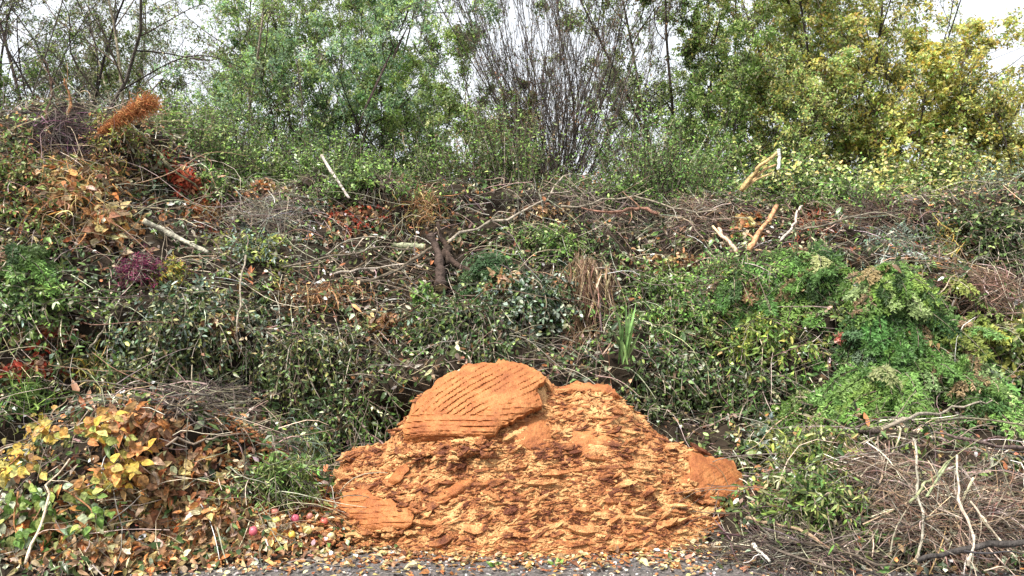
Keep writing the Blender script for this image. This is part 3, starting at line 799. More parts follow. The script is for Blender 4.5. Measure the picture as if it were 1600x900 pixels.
spray_heap("green shoots poking through the crest twigs left of centre", "undergrowth", 560, 312, 90, 14, G_BRIGHT + G_MID, 150, leaf=(.045, .02), L=.3, name="hedge_growth", hang=-.6, droop=.2, bulge=.2)
spray_heap("green shoots poking through the crest twigs right of centre", "undergrowth", 960, 318, 90, 14, G_BRIGHT + G_MID, 150, leaf=(.045, .02), L=.3, name="hedge_growth", hang=-.6, droop=.2, bulge=.2)
spray_heap("green leaves over the crest twigs below the gold undergrowth", "undergrowth", 1300, 325, 120, 14, G_BRIGHT + G_MID, 150, leaf=(.045, .02), L=.3, name="hedge_growth", hang=-.6, droop=.2, bulge=.2)
# crest hedging in front of the trees
def hedge(label, x0, x1, pal, n, H, y0=8.55, y1=9.7, leaf=(.042, .019), name="hedge_growth", cat="hedge", per=3, mat=None):
    """upright leafy growth rooted along the crest between two photo columns"""
    y = rng.uniform(y0, y1, n); x = gx(rng.uniform(x0, x1, n), y)
    z = []
    for a, b in zip(x, y):
        r = BVH.ray_cast(Vector((a, b, 9)), Vector((0, 0, -1)))
        z.append(r[0].z)
    P = np.stack([x, y, z], -1)
    t = thing(name, label, cat, P.mean(0))
    bump = .6 + .55 * vnoise(np.stack([x, y, x * 0], -1), 1.6, 140 + int(x0))
    L = H * bump * rng.uniform(.5, 1.15, n)
    D = unit(np.array([0, -.15, 1.]) + rng.normal(0, .38, (n, 3)))
    paths = arcs(P - [0, 0, .1], D, L, 10, .05, .07)
    sm = Mesh(); tubes(sm, paths, np.linspace(.006, .0015, 10)[None] * np.ones((n, 1)), pick(BARK, n), 3); part("stem", sm, M_TWIG, t, kind="stuff")
    lm = Mesh(); side_leaves(lm, paths, per, leaf[0], leaf[1], pal, 1, start=2); part("foliage", lm, mat or M_LEAF, t, kind="stuff")
hedge("low olive growth on the crest behind the left heap", 250, 420, G_BRIGHT + G_MID[:3] + OLIVE[1:3] + G_BRIGHT, 620, 1.0)
hedge("low bright privet hedge growth on the crest left of centre", 400, 650, G_BRIGHT + G_MID, 950, 1.05)
hedge("green privet growth on the crest in the middle, left of the bare shrub", 640, 840, G_BRIGHT + G_MID + G_DARK[:1], 800, 1.15)
hedge("short dark green growth round the foot of the bare shrub", 830, 990, G_MID + G_DARK + BROWN[:1], 420, .75)
hedge("green privet growth on the crest right of the bare shrub", 980, 1220, G_BRIGHT + G_CON, 1000, 1.35)
hedge("autumn gold undergrowth on the crest at the right", 1190, 1500, AUT + G_MID, 850, .95, leaf=(.055, .032))
hedge("grey-leaved undergrowth on the crest at the far right", 1480, 1680, G_SILV + OLIVE + AUT[:1], 420, .7, leaf=(.05, .018))

# dark clods of turf with roots
def clod(label, cx, cy, rw, rh):
    h = hit_near(cx, cy); c = h[0] + np.array([0, -.1, 0]); dep = c[1]
    t = thing("turf_clod", label, "clod", c)
    th, ph = np.meshgrid(np.linspace(0, math.pi, 16), np.linspace(0, TAU, 25)[:-1], indexing='ij')
    d = np.stack([np.sin(th) * np.cos(ph), np.sin(th) * np.sin(ph), np.cos(th)], -1)
    r = .9 + .34 * fbm(d + cx, 3.0, 5, 5)
    V = c + d * r[..., None] * np.array([rw, rw * .6, rh]) / FX * dep
    i = np.arange(15)[:, None] * 24 + np.arange(24)[None, :]; i2 = np.arange(15)[:, None] * 24 + (np.arange(24)[None, :] + 1) % 24
    m = Mesh(); m.add(V.reshape(-1, 3), [np.stack([i, i + 24, i2 + 24, i2], -1).reshape(-1, 4)], (.03, .022, .017))
    part("soil", m, M_SOIL, t, smooth=True)
    k = rng.integers(0, V.reshape(-1, 3).shape[0], 620); q = V.reshape(-1, 3)[k]; dd = unit(q - c)
    a = arcs(q, unit(dd + [0, -.3, -.5]), .13 * rng.uniform(.4, 1.3, len(k)), 5, .6, .15)
    m = Mesh(); tubes(m, a, .0016 * np.linspace(1, .4, 5)[None] * np.ones((len(k), 1)), pick(BARK, len(k), .3), 3)
    part("root_hair", m, M_TWIG, t, kind="stuff")
clod("dark turf clod on the crest under the white stick's top", 497, 292, 34, 17)
clod("dark turf clod on the crest right of the white stick", 592, 296, 36, 17)

# orange dried flower plume on the left crest
def plume():
    c0, c1 = hit_near(150, 226)[0] + [0, -.1, .02], at(234, 162, hit_near(130, 232)[0][1] - .15)
    t = thing("dried_plume", "fluffy orange dried plume sticking up from the left crest", "dried plant", c0)
    core = catmull([c0, (c0 + c1) / 2 + [0, 0, .03], c1], 24)
    m = Mesh(); tubes(m, core[None], np.linspace(.012, .004, 24)[None], np.array([[.3, .14, .06]]), 5); part("stalk", m, M_TWIG, t)
    k = rng.integers(4, 24, 2600); p = core[k] + rnd_dir(2600) * .03
    w = .03 + .085 * np.clip((k - 3) / 17, 0, 1) ** 1.3
    d = unit(rnd_dir(2600) + unit(c1 - c0) * .6)
    m = Mesh(); strips(m, arcs(p, d, w * rng.uniform(.4, 1.4, 2600), 4, .1, .25), .005, pick([(3, (.42, .17, .07)), (2, (.52, .28, .12)), (1, (.30, .11, .05))], 2600, .15))
    part("floret", m, M_DRY, t, kind="stuff")
plume()

# green iris blades
def iris():
    b = hit_near(972, 566)[0] + np.array([0, -.18, .0])
    t = thing("iris_plant", "fan of upright light green sword leaves above the pile's right shoulder", "plant", b)
    for k in range(11):
        top = at(*[(958, 480), (966, 492), (974, 505), (984, 486), (994, 474), (990, 500), (1000, 520), (955, 515), (978, 476), (968, 525), (984, 535)][k], b[1] - rng.uniform(0, .12))
        q = b + rng.normal(0, .02, 3) * [1, 1, 0]
        path = catmull([q, q * .45 + top * .55 + [0, -.02, .02], top], 9)
        m = Mesh(); strips(m, path[None], .021, pick([(2, (.18, .29, .10)), (1, (.13, .22, .07)), (.6, (.34, .38, .20))], 1), np.array([[0., -1, 0.2]]))
        part("blade", m, M_LEAF, t, smooth=True)
iris()

# pink blooms caught in the conifers
def bloom(label, cx, cy, pal):
    h = hit_near(cx, cy); c = h[0] + h[1] * .22
    t = thing("faded_bloom", label, "flower", c)
    n = 26; d = unit(rnd_dir(n) + [0, -.6, .2])
    leaf_objects(t, c + d * .02, unit(d + rnd_dir(n) * .5), d, .038 * rng.uniform(.7, 1.3, n), pick(pal, n, .12), 1.3)
bloom("pink wilted flower between the highest clump and the broad conifer mound", 1306, 430, [(1, (.62, .26, .22)), (1, (.5, .16, .14))])
bloom("salmon wilted flower low among the conifer cuttings", 1298, 515, [(1, (.62, .34, .24)), (1, (.55, .22, .16))])

def torn_bark():
    h = hit_near(1392, 600); c = h[0] + h[1] * .2
    t = thing("torn_bark", "curled torn bark strip, white inside, among the green conifers", "bark", c)
    for (pp, w, colr) in (([(1366, 588), (1380, 600), (1405, 607)], .05, (.78, .77, .70)), ([(1398, 606), (1420, 597), (1424, 586)], .05, (.52, .56, .32))):
        path = catmull([at(x, y, c[1] - .02) for x, y in pp], 9)
        m = Mesh(); strips(m, path[None], w, np.array([colr]), np.array([[0., -.5, 1.]])); part("bark_strip", m, M_DRY, t, smooth=True)
torn_bark()

# ------------------------------------------------------------------ sticks, logs and stumps one can point to
branch("broken dark stump standing on the bank above the pile", [(691, 462), (689, 430), (684, 402), (674, 380)], 10.5, 9, [(1, (.05, .035, .028))], 0, "tree_stump", "stump", .15, n=16, sides=9, knob=.2,
       forks=[([(694, 418), (700, 398), (690, 385), (686, 362)], 6.5, 3), ([(697, 405), (712, 425), (745, 441)], 5.5, 4), ([(705, 398), (701, 408), (703, 425)], 6, 4)])
branch("mossy pale log end lying just left of the dark stump", [(667, 399), (645, 398), (618, 396)], 7, 6, [(1, (.33, .33, .22))], 1, off=.14)
branch("long thin grey branch rising right from the stump to the crest", [(700, 400), (755, 372), (815, 350), (850, 328), (880, 292), (925, 290)], 3.4, 1.8, BARK_P, 12, off=.2)
branch("grey branch lying from lower left up to the dark stump", [(570, 462), (610, 447), (645, 425), (678, 407)], 4, 3, BARK_P, 5, off=.22)
branch("long curved pale twig left of the stump, upper one", [(455, 432), (515, 420), (565, 410), (655, 408)], 2.6, 1.8, BARK_P, 6, off=.2)
branch("bowed grey twig arching up left of the stump", [(518, 415), (535, 400), (565, 392), (600, 388)], 2, 1.2, BARK_P, 3, off=.2)
branch("pale twig nearly level, low left of the stump", [(530, 447), (590, 440), (650, 432), (668, 430)], 2.4, 1.6, BARK_P, 5, off=.2)
branch("bare white stick leaning on the crest between the dark clods", [(511, 267), (530, 298), (553, 333)], 3.6, 2.8, [(1, (.58, .52, .45))], 0, off=.24, kink=.2)
branch("thick grey log lying across the left heap", [(240, 366), (280, 386), (338, 414)], 6.5, 4.5, [(1, (.36, .33, .25))], 1, "fallen_log", "log", .2)
branch("thin mossy pole slanting down the left crest", [(225, 225), (262, 258), (282, 283), (325, 320)], 3, 2, [(1, (.20, .18, .10))], 3, off=.22)
branch("upright reddish bare stem at the top of the left heap", [(82, 235), (80, 190), (84, 150), (76, 105)], 3.2, 1.5, BARK_R, 5, off=.1, cut=False)
branch("forked upright brown stem near the top left heap", [(112, 215), (115, 175), (110, 135)], 4, 2, RUSTY, 4, off=.1, cut=False)
branch("brown broken branch on the crest right of centre", [(1022, 358), (985, 352), (950, 356), (905, 350)], 4.2, 2, [(1, (.32, .18, .12))], 5, off=.26)
branch("thin grey branch crossing the tangle at the crest", [(875, 345), (960, 330), (1050, 345), (1110, 352)], 2.5, 1.5, BARK_P, 7, off=.25)
branch("thick orange-brown stick leaning right under the crest", [(1157, 418), (1178, 385), (1200, 347)], 5.5, 5, [(1, (.50, .27, .14))], 2, off=.26)
branch("short pale stick leaning left beside the thick orange-brown one", [(1139, 417), (1126, 398), (1113, 379)], 4.2, 4, [(1, (.58, .42, .28))], 1, off=.24, forks=[([(1126, 396), (1118, 392), (1104, 376)], 2.5, 1.8)])
branch("pale stick slanting under the hanging red stems", [(1205, 400), (1228, 368), (1240, 345)], 2.6, 2, BARK_P, 2, off=.24)
branch("dark bent branch in the brushwood below the right crest", [(1230, 375), (1290, 372), (1350, 355), (1400, 365)], 2.4, 1.4, BARK_P, 5, off=.22)
branch("split orange timber propped on the crest at the right", [(1146, 322), (1162, 300), (1182, 280), (1203, 262)], 5.5, 3, [(1, (.60, .40, .20))], 0, "split_timber", "wood", .25, knob=.05, cut=False,
       forks=[([(1160, 312), (1180, 292), (1200, 283)], 2.5, 1.5), ([(1152, 320), (1170, 306), (1194, 296)], 2.2, 1.4)])
branch("white end of a split timber pointing down at the right crest", [(1203, 261), (1204, 276), (1202, 293)], 3.4, 3.2, [(1, (.74, .66, .52))], 0, "split_timber", "wood", .27, knob=.04, cut=False)
branch("pale forked branch reaching right across the green conifers", [(1352, 694), (1400, 690), (1450, 672), (1485, 660), (1518, 646)], 4.5, 1.8, BARK_P, 3, off=.26,
       forks=[([(1430, 680), (1480, 673), (1540, 680), (1590, 690)], 2.2, 1.2)])
branch("dark wet log under the bright green conifer heap", [(1268, 668), (1300, 682), (1350, 690)], 6, 5, BARK_D, 1, "fallen_log", "log", .2)
branch("thin dark branch sloping to the right edge below the pale fork", [(1430, 690), (1490, 703), (1545, 722), (1600, 712), (1660, 708)], 3, 6, [(1, (.13, .09, .08))], 5, off=.22)
branch("white forked twig on the bank right of the pile's shoulder", [(1140, 606), (1162, 640), (1180, 660), (1208, 692)], 2.6, 1.4, BARK_P, 1, off=.22, forks=[([(1160, 634), (1148, 655), (1142, 672)], 1.6, .9), ([(1163, 640), (1180, 630), (1192, 622)], 1.3, .8)])
branch("brown stick curving along the ground right of the pile", [(1155, 818), (1200, 826), (1240, 838), (1265, 858)], 4, 3, [(1, (.36, .24, .15))], 3, off=.16)
branch("pale upright stem in the right foreground brushwood", [(1397, 702), (1398, 760), (1405, 830), (1400, 893)], 2.4, 3, BARK_P, 6, off=.22, cut=False)
branch("tall thin pale stem at the right of the foreground brushwood", [(1461, 735), (1463, 790), (1470, 850), (1472, 896)], 2.6, 3, BARK_P, 5, off=.25, cut=False)
branch("slanting pale twig in the right foreground brushwood", [(1480, 800), (1510, 840), (1545, 885)], 2.6, 2, BARK_P, 4, off=.24, cut=False)
branch("greenish hollow stems fanning out in the right foreground", [(1395, 800), (1420, 765), (1455, 735)], 3, 2.2, [(1, (.30, .33, .18))], 2, off=.2, forks=[([(1420, 790), (1438, 762), (1456, 736)], 2.2, 1.8)])
branch("big dark bark-covered branch in the bottom right corner", [(1395, 897), (1440, 886), (1500, 872), (1560, 868), (1640, 862)], 5, 8, [(1, (.06, .055, .05))], 4, "fallen_log", "log", .22)
branch("grey-brown sticks lying low at the foot of the pile", [(1180, 840), (1240, 862), (1320, 880), (1390, 890)], 3.2, 2.4, BARK, 7, off=.14, forks=[([(1165, 848), (1215, 872), (1290, 896)], 2.5, 2)])
branch("pale peeled stick end by the right foot of the pile", [(1166, 858), (1176, 872), (1190, 884)], 4.5, 3, [(1, (.66, .62, .54))], 2, off=.14)
branch("crooked pale stem leaning over the yellow leaves at the left", [(88, 897), (108, 850), (120, 800), (118, 775), (148, 738)], 3.4, 1.6, [(1, (.55, .45, .33))], 3, off=.26, cut=False)
branch("grey twig above the autumn leaves left of the pile", [(290, 717), (335, 697), (385, 688), (440, 690)], 2.4, 1.4, BARK_P, 4, off=.2)
branch("pale thin twig hanging vertically in the left middle", [(400, 425), (398, 480), (392, 530), (390, 570)], 2, 1.4, BARK_P, 2, off=.25, cut=False)
branch("slanting pale twig on the left below the heather", [(160, 565), (185, 530), (205, 495)], 2.2, 1.2, BARK_P, 2, off=.22)
branch("long grey twig at the left edge dipping from the conifer", [(-20, 450), (30, 440), (60, 400)], 2, 1.2, BARK_P, 3, off=.22)
branch("slanting grey stick at the left edge above the red leaves", [(-20, 525), (10, 505), (30, 490)], 3, 2, BARK_P, 1, off=.22)
branch("thin black stick lying in the hollow left of the pile", [(420, 590), (500, 600), (600, 606)], 2.6, 1.4, BARK, 6, off=.24)

# ------------------------------------------------------------------ left foreground: autumn leaves
def leafy_branch(label, stems, pal, n_leaf, L, depth_off=.2, aspect=1.15):
    P0 = hit_near(*stems[0][0]); t = thing("leafy_branch", label, "leafy branch", P0[0])
    allp = []
    for s in stems:
        W = [hit_near(*q)[0] + np.array([0, -depth_off, depth_off * .4]) + rng.normal(0, .03, 3) for q in s]
        p = catmull(W, 12); allp.append(p)
        m = Mesh(); tubes(m, p[None], np.linspace(.006, .002, 12)[None], pick(RUSTY, 1), 5); part("stem", m, M_TWIG, t, smooth=True)
    per = n_leaf // len(stems)
    P, D = [], []
    for p in allp:
        tg = unit(np.gradient(p, axis=0))
        k = rng.integers(1, 12, per)
        P.append(p[k] + rng.normal(0, .05, (per, 3)) * [1, .5, .6]); D.append(unit(tg[k] + rnd_dir(per) * 1.1 + [0, -.1, -.35]))
    P, D = np.concatenate(P), np.concatenate(D)
    U = unit(np.array([0, -.9, .6]) + rnd_dir(len(P)) * .5)
    leaf_objects(t, P, D, U, L * rng.uniform(.65, 1.2, len(P)), pick(pal, len(P), .12), aspect)
leaf_heap("drift of orange-brown and rust leaves in the left foreground", "leaves", 250, 760, 125, 62, ORANGE + BROWN + STRAW + [(2, (.16, .09, .05))], 290, 1500, .07, aspect=.95, bulge=.13)
leaf_heap("copper beech leaves heaped above the yellow leaves at the left", "leaves", 215, 672, 62, 32, ORANGE + BROWN + [(3, (.56, .33, .18))], 170, 620, .07, bulge=.14)
leaf_heap("mixed green and brown leaves at the bottom left corner", "leaves", 60, 830, 100, 45, G_MID + ORANGE + BROWN + OLIVE, 260, 700, .075, aspect=.9, bulge=.16)
leaf_heap("brown leaves trailing down to the track at the left", "leaves", 330, 815, 90, 34, ORANGE + BROWN + STRAW, 280, 900, .065, aspect=.8, bulge=.1)
leaf_heap("pale and tan leaves lying flat along the bottom left edge", "leaves", 170, 868, 190, 22, ORANGE + STRAW + BROWN + [(3, (.6, .48, .34))], 290, 1300, .06, bulge=.04, flat=.9)
leaf_heap("brown and pale leaves mixed with crumbs between the apples and the left leaf heap", "leaves", 420, 835, 110, 30, ORANGE + STRAW + BROWN + [(3, (.6, .46, .32))], 290, 1300, .055, bulge=.05, flat=.9)
leafy_branch("yellow-leaved cherry branch in the left foreground", [[(10, 770), (60, 720), (95, 670)], [(30, 730), (80, 700), (120, 690)], [(-20, 720), (40, 735), (80, 750)]],
             YEL + [(1, (.55, .45, .12))], 150, .062)
leafy_branch("yellow and orange leaved branch beside the cherry branch, further right", [[(150, 790), (190, 740), (225, 715)], [(170, 740), (205, 760), (240, 755)], [(140, 700), (180, 690), (215, 722)]],
             YEL + ORANGE[:1], 120, .066)
leafy_branch("green-leaved stems hanging under the yellow cherry leaves", [[(80, 750), (90, 790), (85, 830)], [(60, 790), (70, 820), (60, 850)], [(130, 780), (150, 810), (140, 850)]],
             [(2, (.14, .24, .05)), (1, (.30, .36, .10)), (1, (.36, .42, .28))], 85, .06)

# ------------------------------------------------------------------ the pile of pressed apple pulp
SIL = [(400, 842), (440, 826), (480, 806), (505, 790), (522, 760), (531, 722), (540, 704), (560, 696), (600, 690), (626, 668), (645, 632), (675, 606), (700, 592), (735, 577), (765, 572), (800, 573), (850, 592), (866, 604),
       (905, 602), (945, 605), (966, 616), (990, 642), (1020, 668), (1050, 692), (1075, 704), (1110, 716), (1145, 730), (1168, 775), (1175, 850)]
SX = np.array([(p[0] - 800) / FX * 5.5 for p in SIL]); SZ = np.array([EYE - (p[1] - 450) / FX * 5.5 for p in SIL])
SZ[0] = 0; SZ[-1] = 0; SZ = np.maximum(SZ, 0); SZ[1:5] += [.03, .05, .05, .03]
def pile_z(x, y, rough=True):
    R = np.interp(x, SX, SZ)
    cxn = (x - .08) / 1.52
    yf = 4.66 + 0.62 * np.clip(np.abs(cxn), 0, 1.2) ** 2.6
    yr = 5.5 + 0 * x
    t = np.clip((y - yf) / np.maximum(yr - yf, .05), 0, 1)
    prof = 1 - (1 - t) ** 1.35
    back = np.clip(1 - (y - yr) / .8, 0, 1) ** .8
    z = R * prof * np.where(y > yr, back, 1)
    if rough:
        p = np.stack([x, y, z], -1)
        env = np.clip(R * 6, 0, 1) * np.clip(z * 8, 0, 1)
        q = p * np.array([1, 2.2, 1]) + .15 * fbm(p, 5, 61, 2)[..., None]
        z = z + env * (.040 * fbm(q, 5, 21, 3) - .050 * np.abs(vnoise(q, 12, 31)) + .014 * vnoise(p, 40, 33))
    return z
pile = thing("pomace_pile", "large orange heap of pressed apple pulp dumped in front of the bank", "pile", (0.1, 5.3, 0))
px_ = np.linspace(-1.75, 1.75, 330); py_ = np.linspace(4.55, 6.4, 190)
X, Y = np.meshgrid(px_, py_); Z = pile_z(X, Y)
ii = np.arange(189)[:, None] * 330 + np.arange(329)[None, :]
pq = np.stack([ii, ii + 1, ii + 331, ii + 330], -1).reshape(-1, 4)
PV = np.stack([X, Y, Z - .004], -1).reshape(-1, 3)
keep = (PV[pq][:, :, 2] > 0.0).any(1)
pm = Mesh(); pm.add(PV, [pq[keep]], (1, 1, 1))
part("mound", pm, M_POM, pile, smooth=True)
Zs = pile_z(X, Y, False); PVs = np.stack([X, Y, Zs], -1).reshape(-1, 3)
PT = BVHTree.FromPolygons([tuple(p) for p in PVs], [tuple(int(k) for k in q) for q in pq[keep]])
PTr = BVHTree.FromPolygons([tuple(p) for p in PV], [tuple(int(k) for k in q) for q in pq[keep]])

def inside(poly, x, y):
    c = np.zeros(x.shape, bool); n = len(poly)
    for i in range(n):
        x1, y1 = poly[i]; x2, y2 = poly[(i + 1) % n]
        k = ((y1 > y) != (y2 > y)) & (x < (x2 - x1) * (y - y1) / (y2 - y1 + 1e-9) + x1)
        c ^= k
    return c

def slab(label, poly, thick, proud, groove=None, amp=.008, dome=.05, step=1.8, sink=0.0, bevel=.03):
    """a compacted slab with its own thickness, resting on the heap's face; groove(u,v)->phase in turns"""
    poly = np.array(poly, float); c = poly.mean(0)
    x0, y0 = poly.min(0) - 6; x1, y1 = poly.max(0) + 6
    us = np.arange(x0, x1, step); vs = np.arange(y0, y1, step)
    U, V = np.meshgrid(us, vs)
    p3 = np.stack([U, V, U * 0], -1)
    ins = inside(poly, U + 4.5 * vnoise(p3, .07, 3) + 2.2 * vnoise(p3, .3, 4), V + 4.5 * vnoise(p3, .07, 5) + 2.2 * vnoise(p3, .3, 6))
    # a smooth supporting plane through the heap's face under the slab
    hs = []
    for q in list(poly) + [c, (c + poly[0]) / 2, (c + poly[len(poly) // 2]) / 2]:
        q = c + (np.array(q) - c) * .86
        h = hit(q[0], q[1], PT)
        if h is not None: hs.append((q[0], q[1], h[0][1]))
    hs = np.array(hs)
    A = np.stack([np.ones(len(hs)), hs[:, 0] - c[0], hs[:, 1] - c[1]], 1)
    co = np.linalg.lstsq(A, hs[:, 2], rcond=None)[0]
    dist = co[0] + co[1] * (U - c[0]) + co[2] * (V - c[1])
    sz = np.abs(poly - c).max(0)
    rr = ((U - c[0]) / sz[0]) ** 2 + ((V - c[1]) / sz[1]) ** 2
    dist = dist - proud - dome * np.clip(1 - rr, -.6, 1)
    em = np.full(U.shape, 1e9)
    for k in range(len(poly)):
        a_, b_ = poly[k], poly[(k + 1) % len(poly)]; ab = b_ - a_
        tt = np.clip(((U - a_[0]) * ab[0] + (V - a_[1]) * ab[1]) / max(ab.dot(ab), 1e-6), 0, 1)
        em = np.minimum(em, np.hypot(U - a_[0] - tt * ab[0], V - a_[1] - tt * ab[1]))
    dist = dist + bevel * np.exp(-em / 6.0)
    dist = dist + sink * np.clip((V - (y1 - 42)) / 42, 0, 1)
    if groove is not None:
        ph = groove(U, V) + .25 * vnoise(p3, .03, 8) + .08 * vnoise(p3, .12, 18)
        f = ph - np.floor(ph)
        g_ = np.where(f < .70, (1 - f / .70) * .30, 1.0 - np.abs((f - .85) / .15)) * np.clip(.8 + .6 * vnoise(p3, .045, 9) + .3 * vnoise(p3, .2, 19), .1, 1.3)
        dist = dist + amp * g_
    dist = dist + .0035 * vnoise(p3, .3, 12) + .009 * vnoise(p3, .06, 13) + .004 * vnoise(p3, .14, 23)
    W = np.stack([(U - 800) / FX * dist, dist, EYE + (450 - V) / FX * dist], -1)
    ny, nx = U.shape
    idx = np.arange(ny * nx).reshape(ny, nx)
    fq = ins[:-1, :-1] & ins[1:, :-1] & ins[:-1, 1:] & ins[1:, 1:]
    q = np.stack([idx[:-1, :-1], idx[1:, :-1], idx[1:, 1:], idx[:-1, 1:]], -1)[fq]
    # ease the stair-stepped rim into a broken curve
    cnt = np.zeros(ny * nx, int); np.add.at(cnt, q.ravel(), 1)
    nb = {}
    ed = {}
    for f in q:
        for a in range(4):
            e = (int(f[a]), int(f[(a + 1) % 4]))
            if (e[1], e[0]) in ed: del ed[(e[1], e[0])]
            else: ed[e] = 1
    for a, b in ed: nb.setdefault(a, []).append(b); nb.setdefault(b, []).append(a)
    Wf = W.reshape(-1, 3)
    for _ in range(4):
        new = {a: (Wf[a] + sum(Wf[k] for k in v) / len(v)) / 2 for a, v in nb.items()}
        for a, v in new.items(): Wf[a] = v
    W = Wf.reshape(W.shape)
    nrm = unit(np.array([0, 1.0, -.55]))
    back = W + nrm * thick + rng.normal(0, .003, W.shape)
    E = {}
    for f in q:
        for a in range(4):
            e = (int(f[a]), int(f[(a + 1) % 4]))
            if (e[1], e[0]) in E: del E[(e[1], e[0])]
            else: E[e] = 1
    K = ny * nx
    side = np.array([(b, a, a + K, b + K) for a, b in E])
    m = Mesh(); vv = np.concatenate([W.reshape(-1, 3), back.reshape(-1, 3)])
    used = np.unique(np.concatenate([q.ravel(), side.ravel()])); mp_ = np.full(2 * K, -1); mp_[used] = np.arange(len(used))
    m.add(vv[used], [mp_[q], mp_[side]], (1, 1, 1))
    o = part("pressed_slab", m, M_SLAB, pile, smooth=False)
    o["label"] = label
    me = o.data
    return o

def g_main(u, v):
    di = (u * .56 + v * .83 + 6 * np.sin(u * .02)) / 8.2           # upper: rising to the right
    lo = (v + u * .04 + 3 * np.sin(u * .03)) / 8.6
    return np.where(v < 646 + 7 * np.sin(u * .045) - (u - 700) * .12, di, lo)
slab("large domed slab with toothed groove marks at the peak",
     [(628, 714), (625, 690), (632, 664), (641, 642), (652, 624), (666, 607), (682, 594), (700, 582), (718, 573), (738, 567), (760, 563), (785, 563), (808, 566), (832, 573), (857, 586), (852, 603), (838, 614), (849, 634), (812, 650), (785, 664), (770, 680), (762, 690), (735, 687), (700, 694), (660, 702), (640, 712)],
     .07, .035, g_main, .018, .13, sink=.20, bevel=.028)
slab("smooth wedge under the domed slab", [(772, 694), (785, 672), (820, 654), (850, 646), (862, 668), (872, 704), (845, 710), (805, 704)], .06, -.005, lambda u, v: (u * .7 - v * .5) / 30, .003, .03)
slab("flat rust-orange slab on the right flank", [(1076, 697), (1090, 707), (1112, 713), (1140, 716), (1157, 738), (1166, 764), (1160, 790), (1146, 802), (1125, 797), (1096, 776), (1062, 757), (1054, 746), (1078, 735)],
     .07, .03, lambda u, v: (u * .5 + v * .86) / 9, .007, .03)
slab("ribbed slab at the lower left", [(531, 772), (560, 762), (600, 776), (640, 788), (652, 800), (642, 822), (604, 832), (574, 834), (556, 816), (530, 798)], .08, .05, lambda u, v: (v + u * .06) / 9, .014, .04, bevel=.018)
slab("smooth slab face right of the peak", [(884, 664), (922, 664), (962, 686), (970, 698), (950, 716), (934, 722), (905, 712), (888, 692)], .05, .0, None, 0, .015)
slab("narrow upright slab left of centre", [(602, 757), (622, 726), (636, 719), (642, 733), (624, 757)], .05, .02, None, 0, .01)
slab("yellowish slab low left of centre", [(668, 782), (700, 757), (738, 744), (742, 756), (716, 776), (690, 788)], .04, .015, lambda u, v: (u * .6 + v * .8) / 10, .004, .02)
slab("dark rust ledge along the right of the top", [(868, 606), (905, 598), (950, 600), (968, 611), (974, 624), (945, 620), (915, 612), (885, 614)], .08, .01, None, 0, .02)

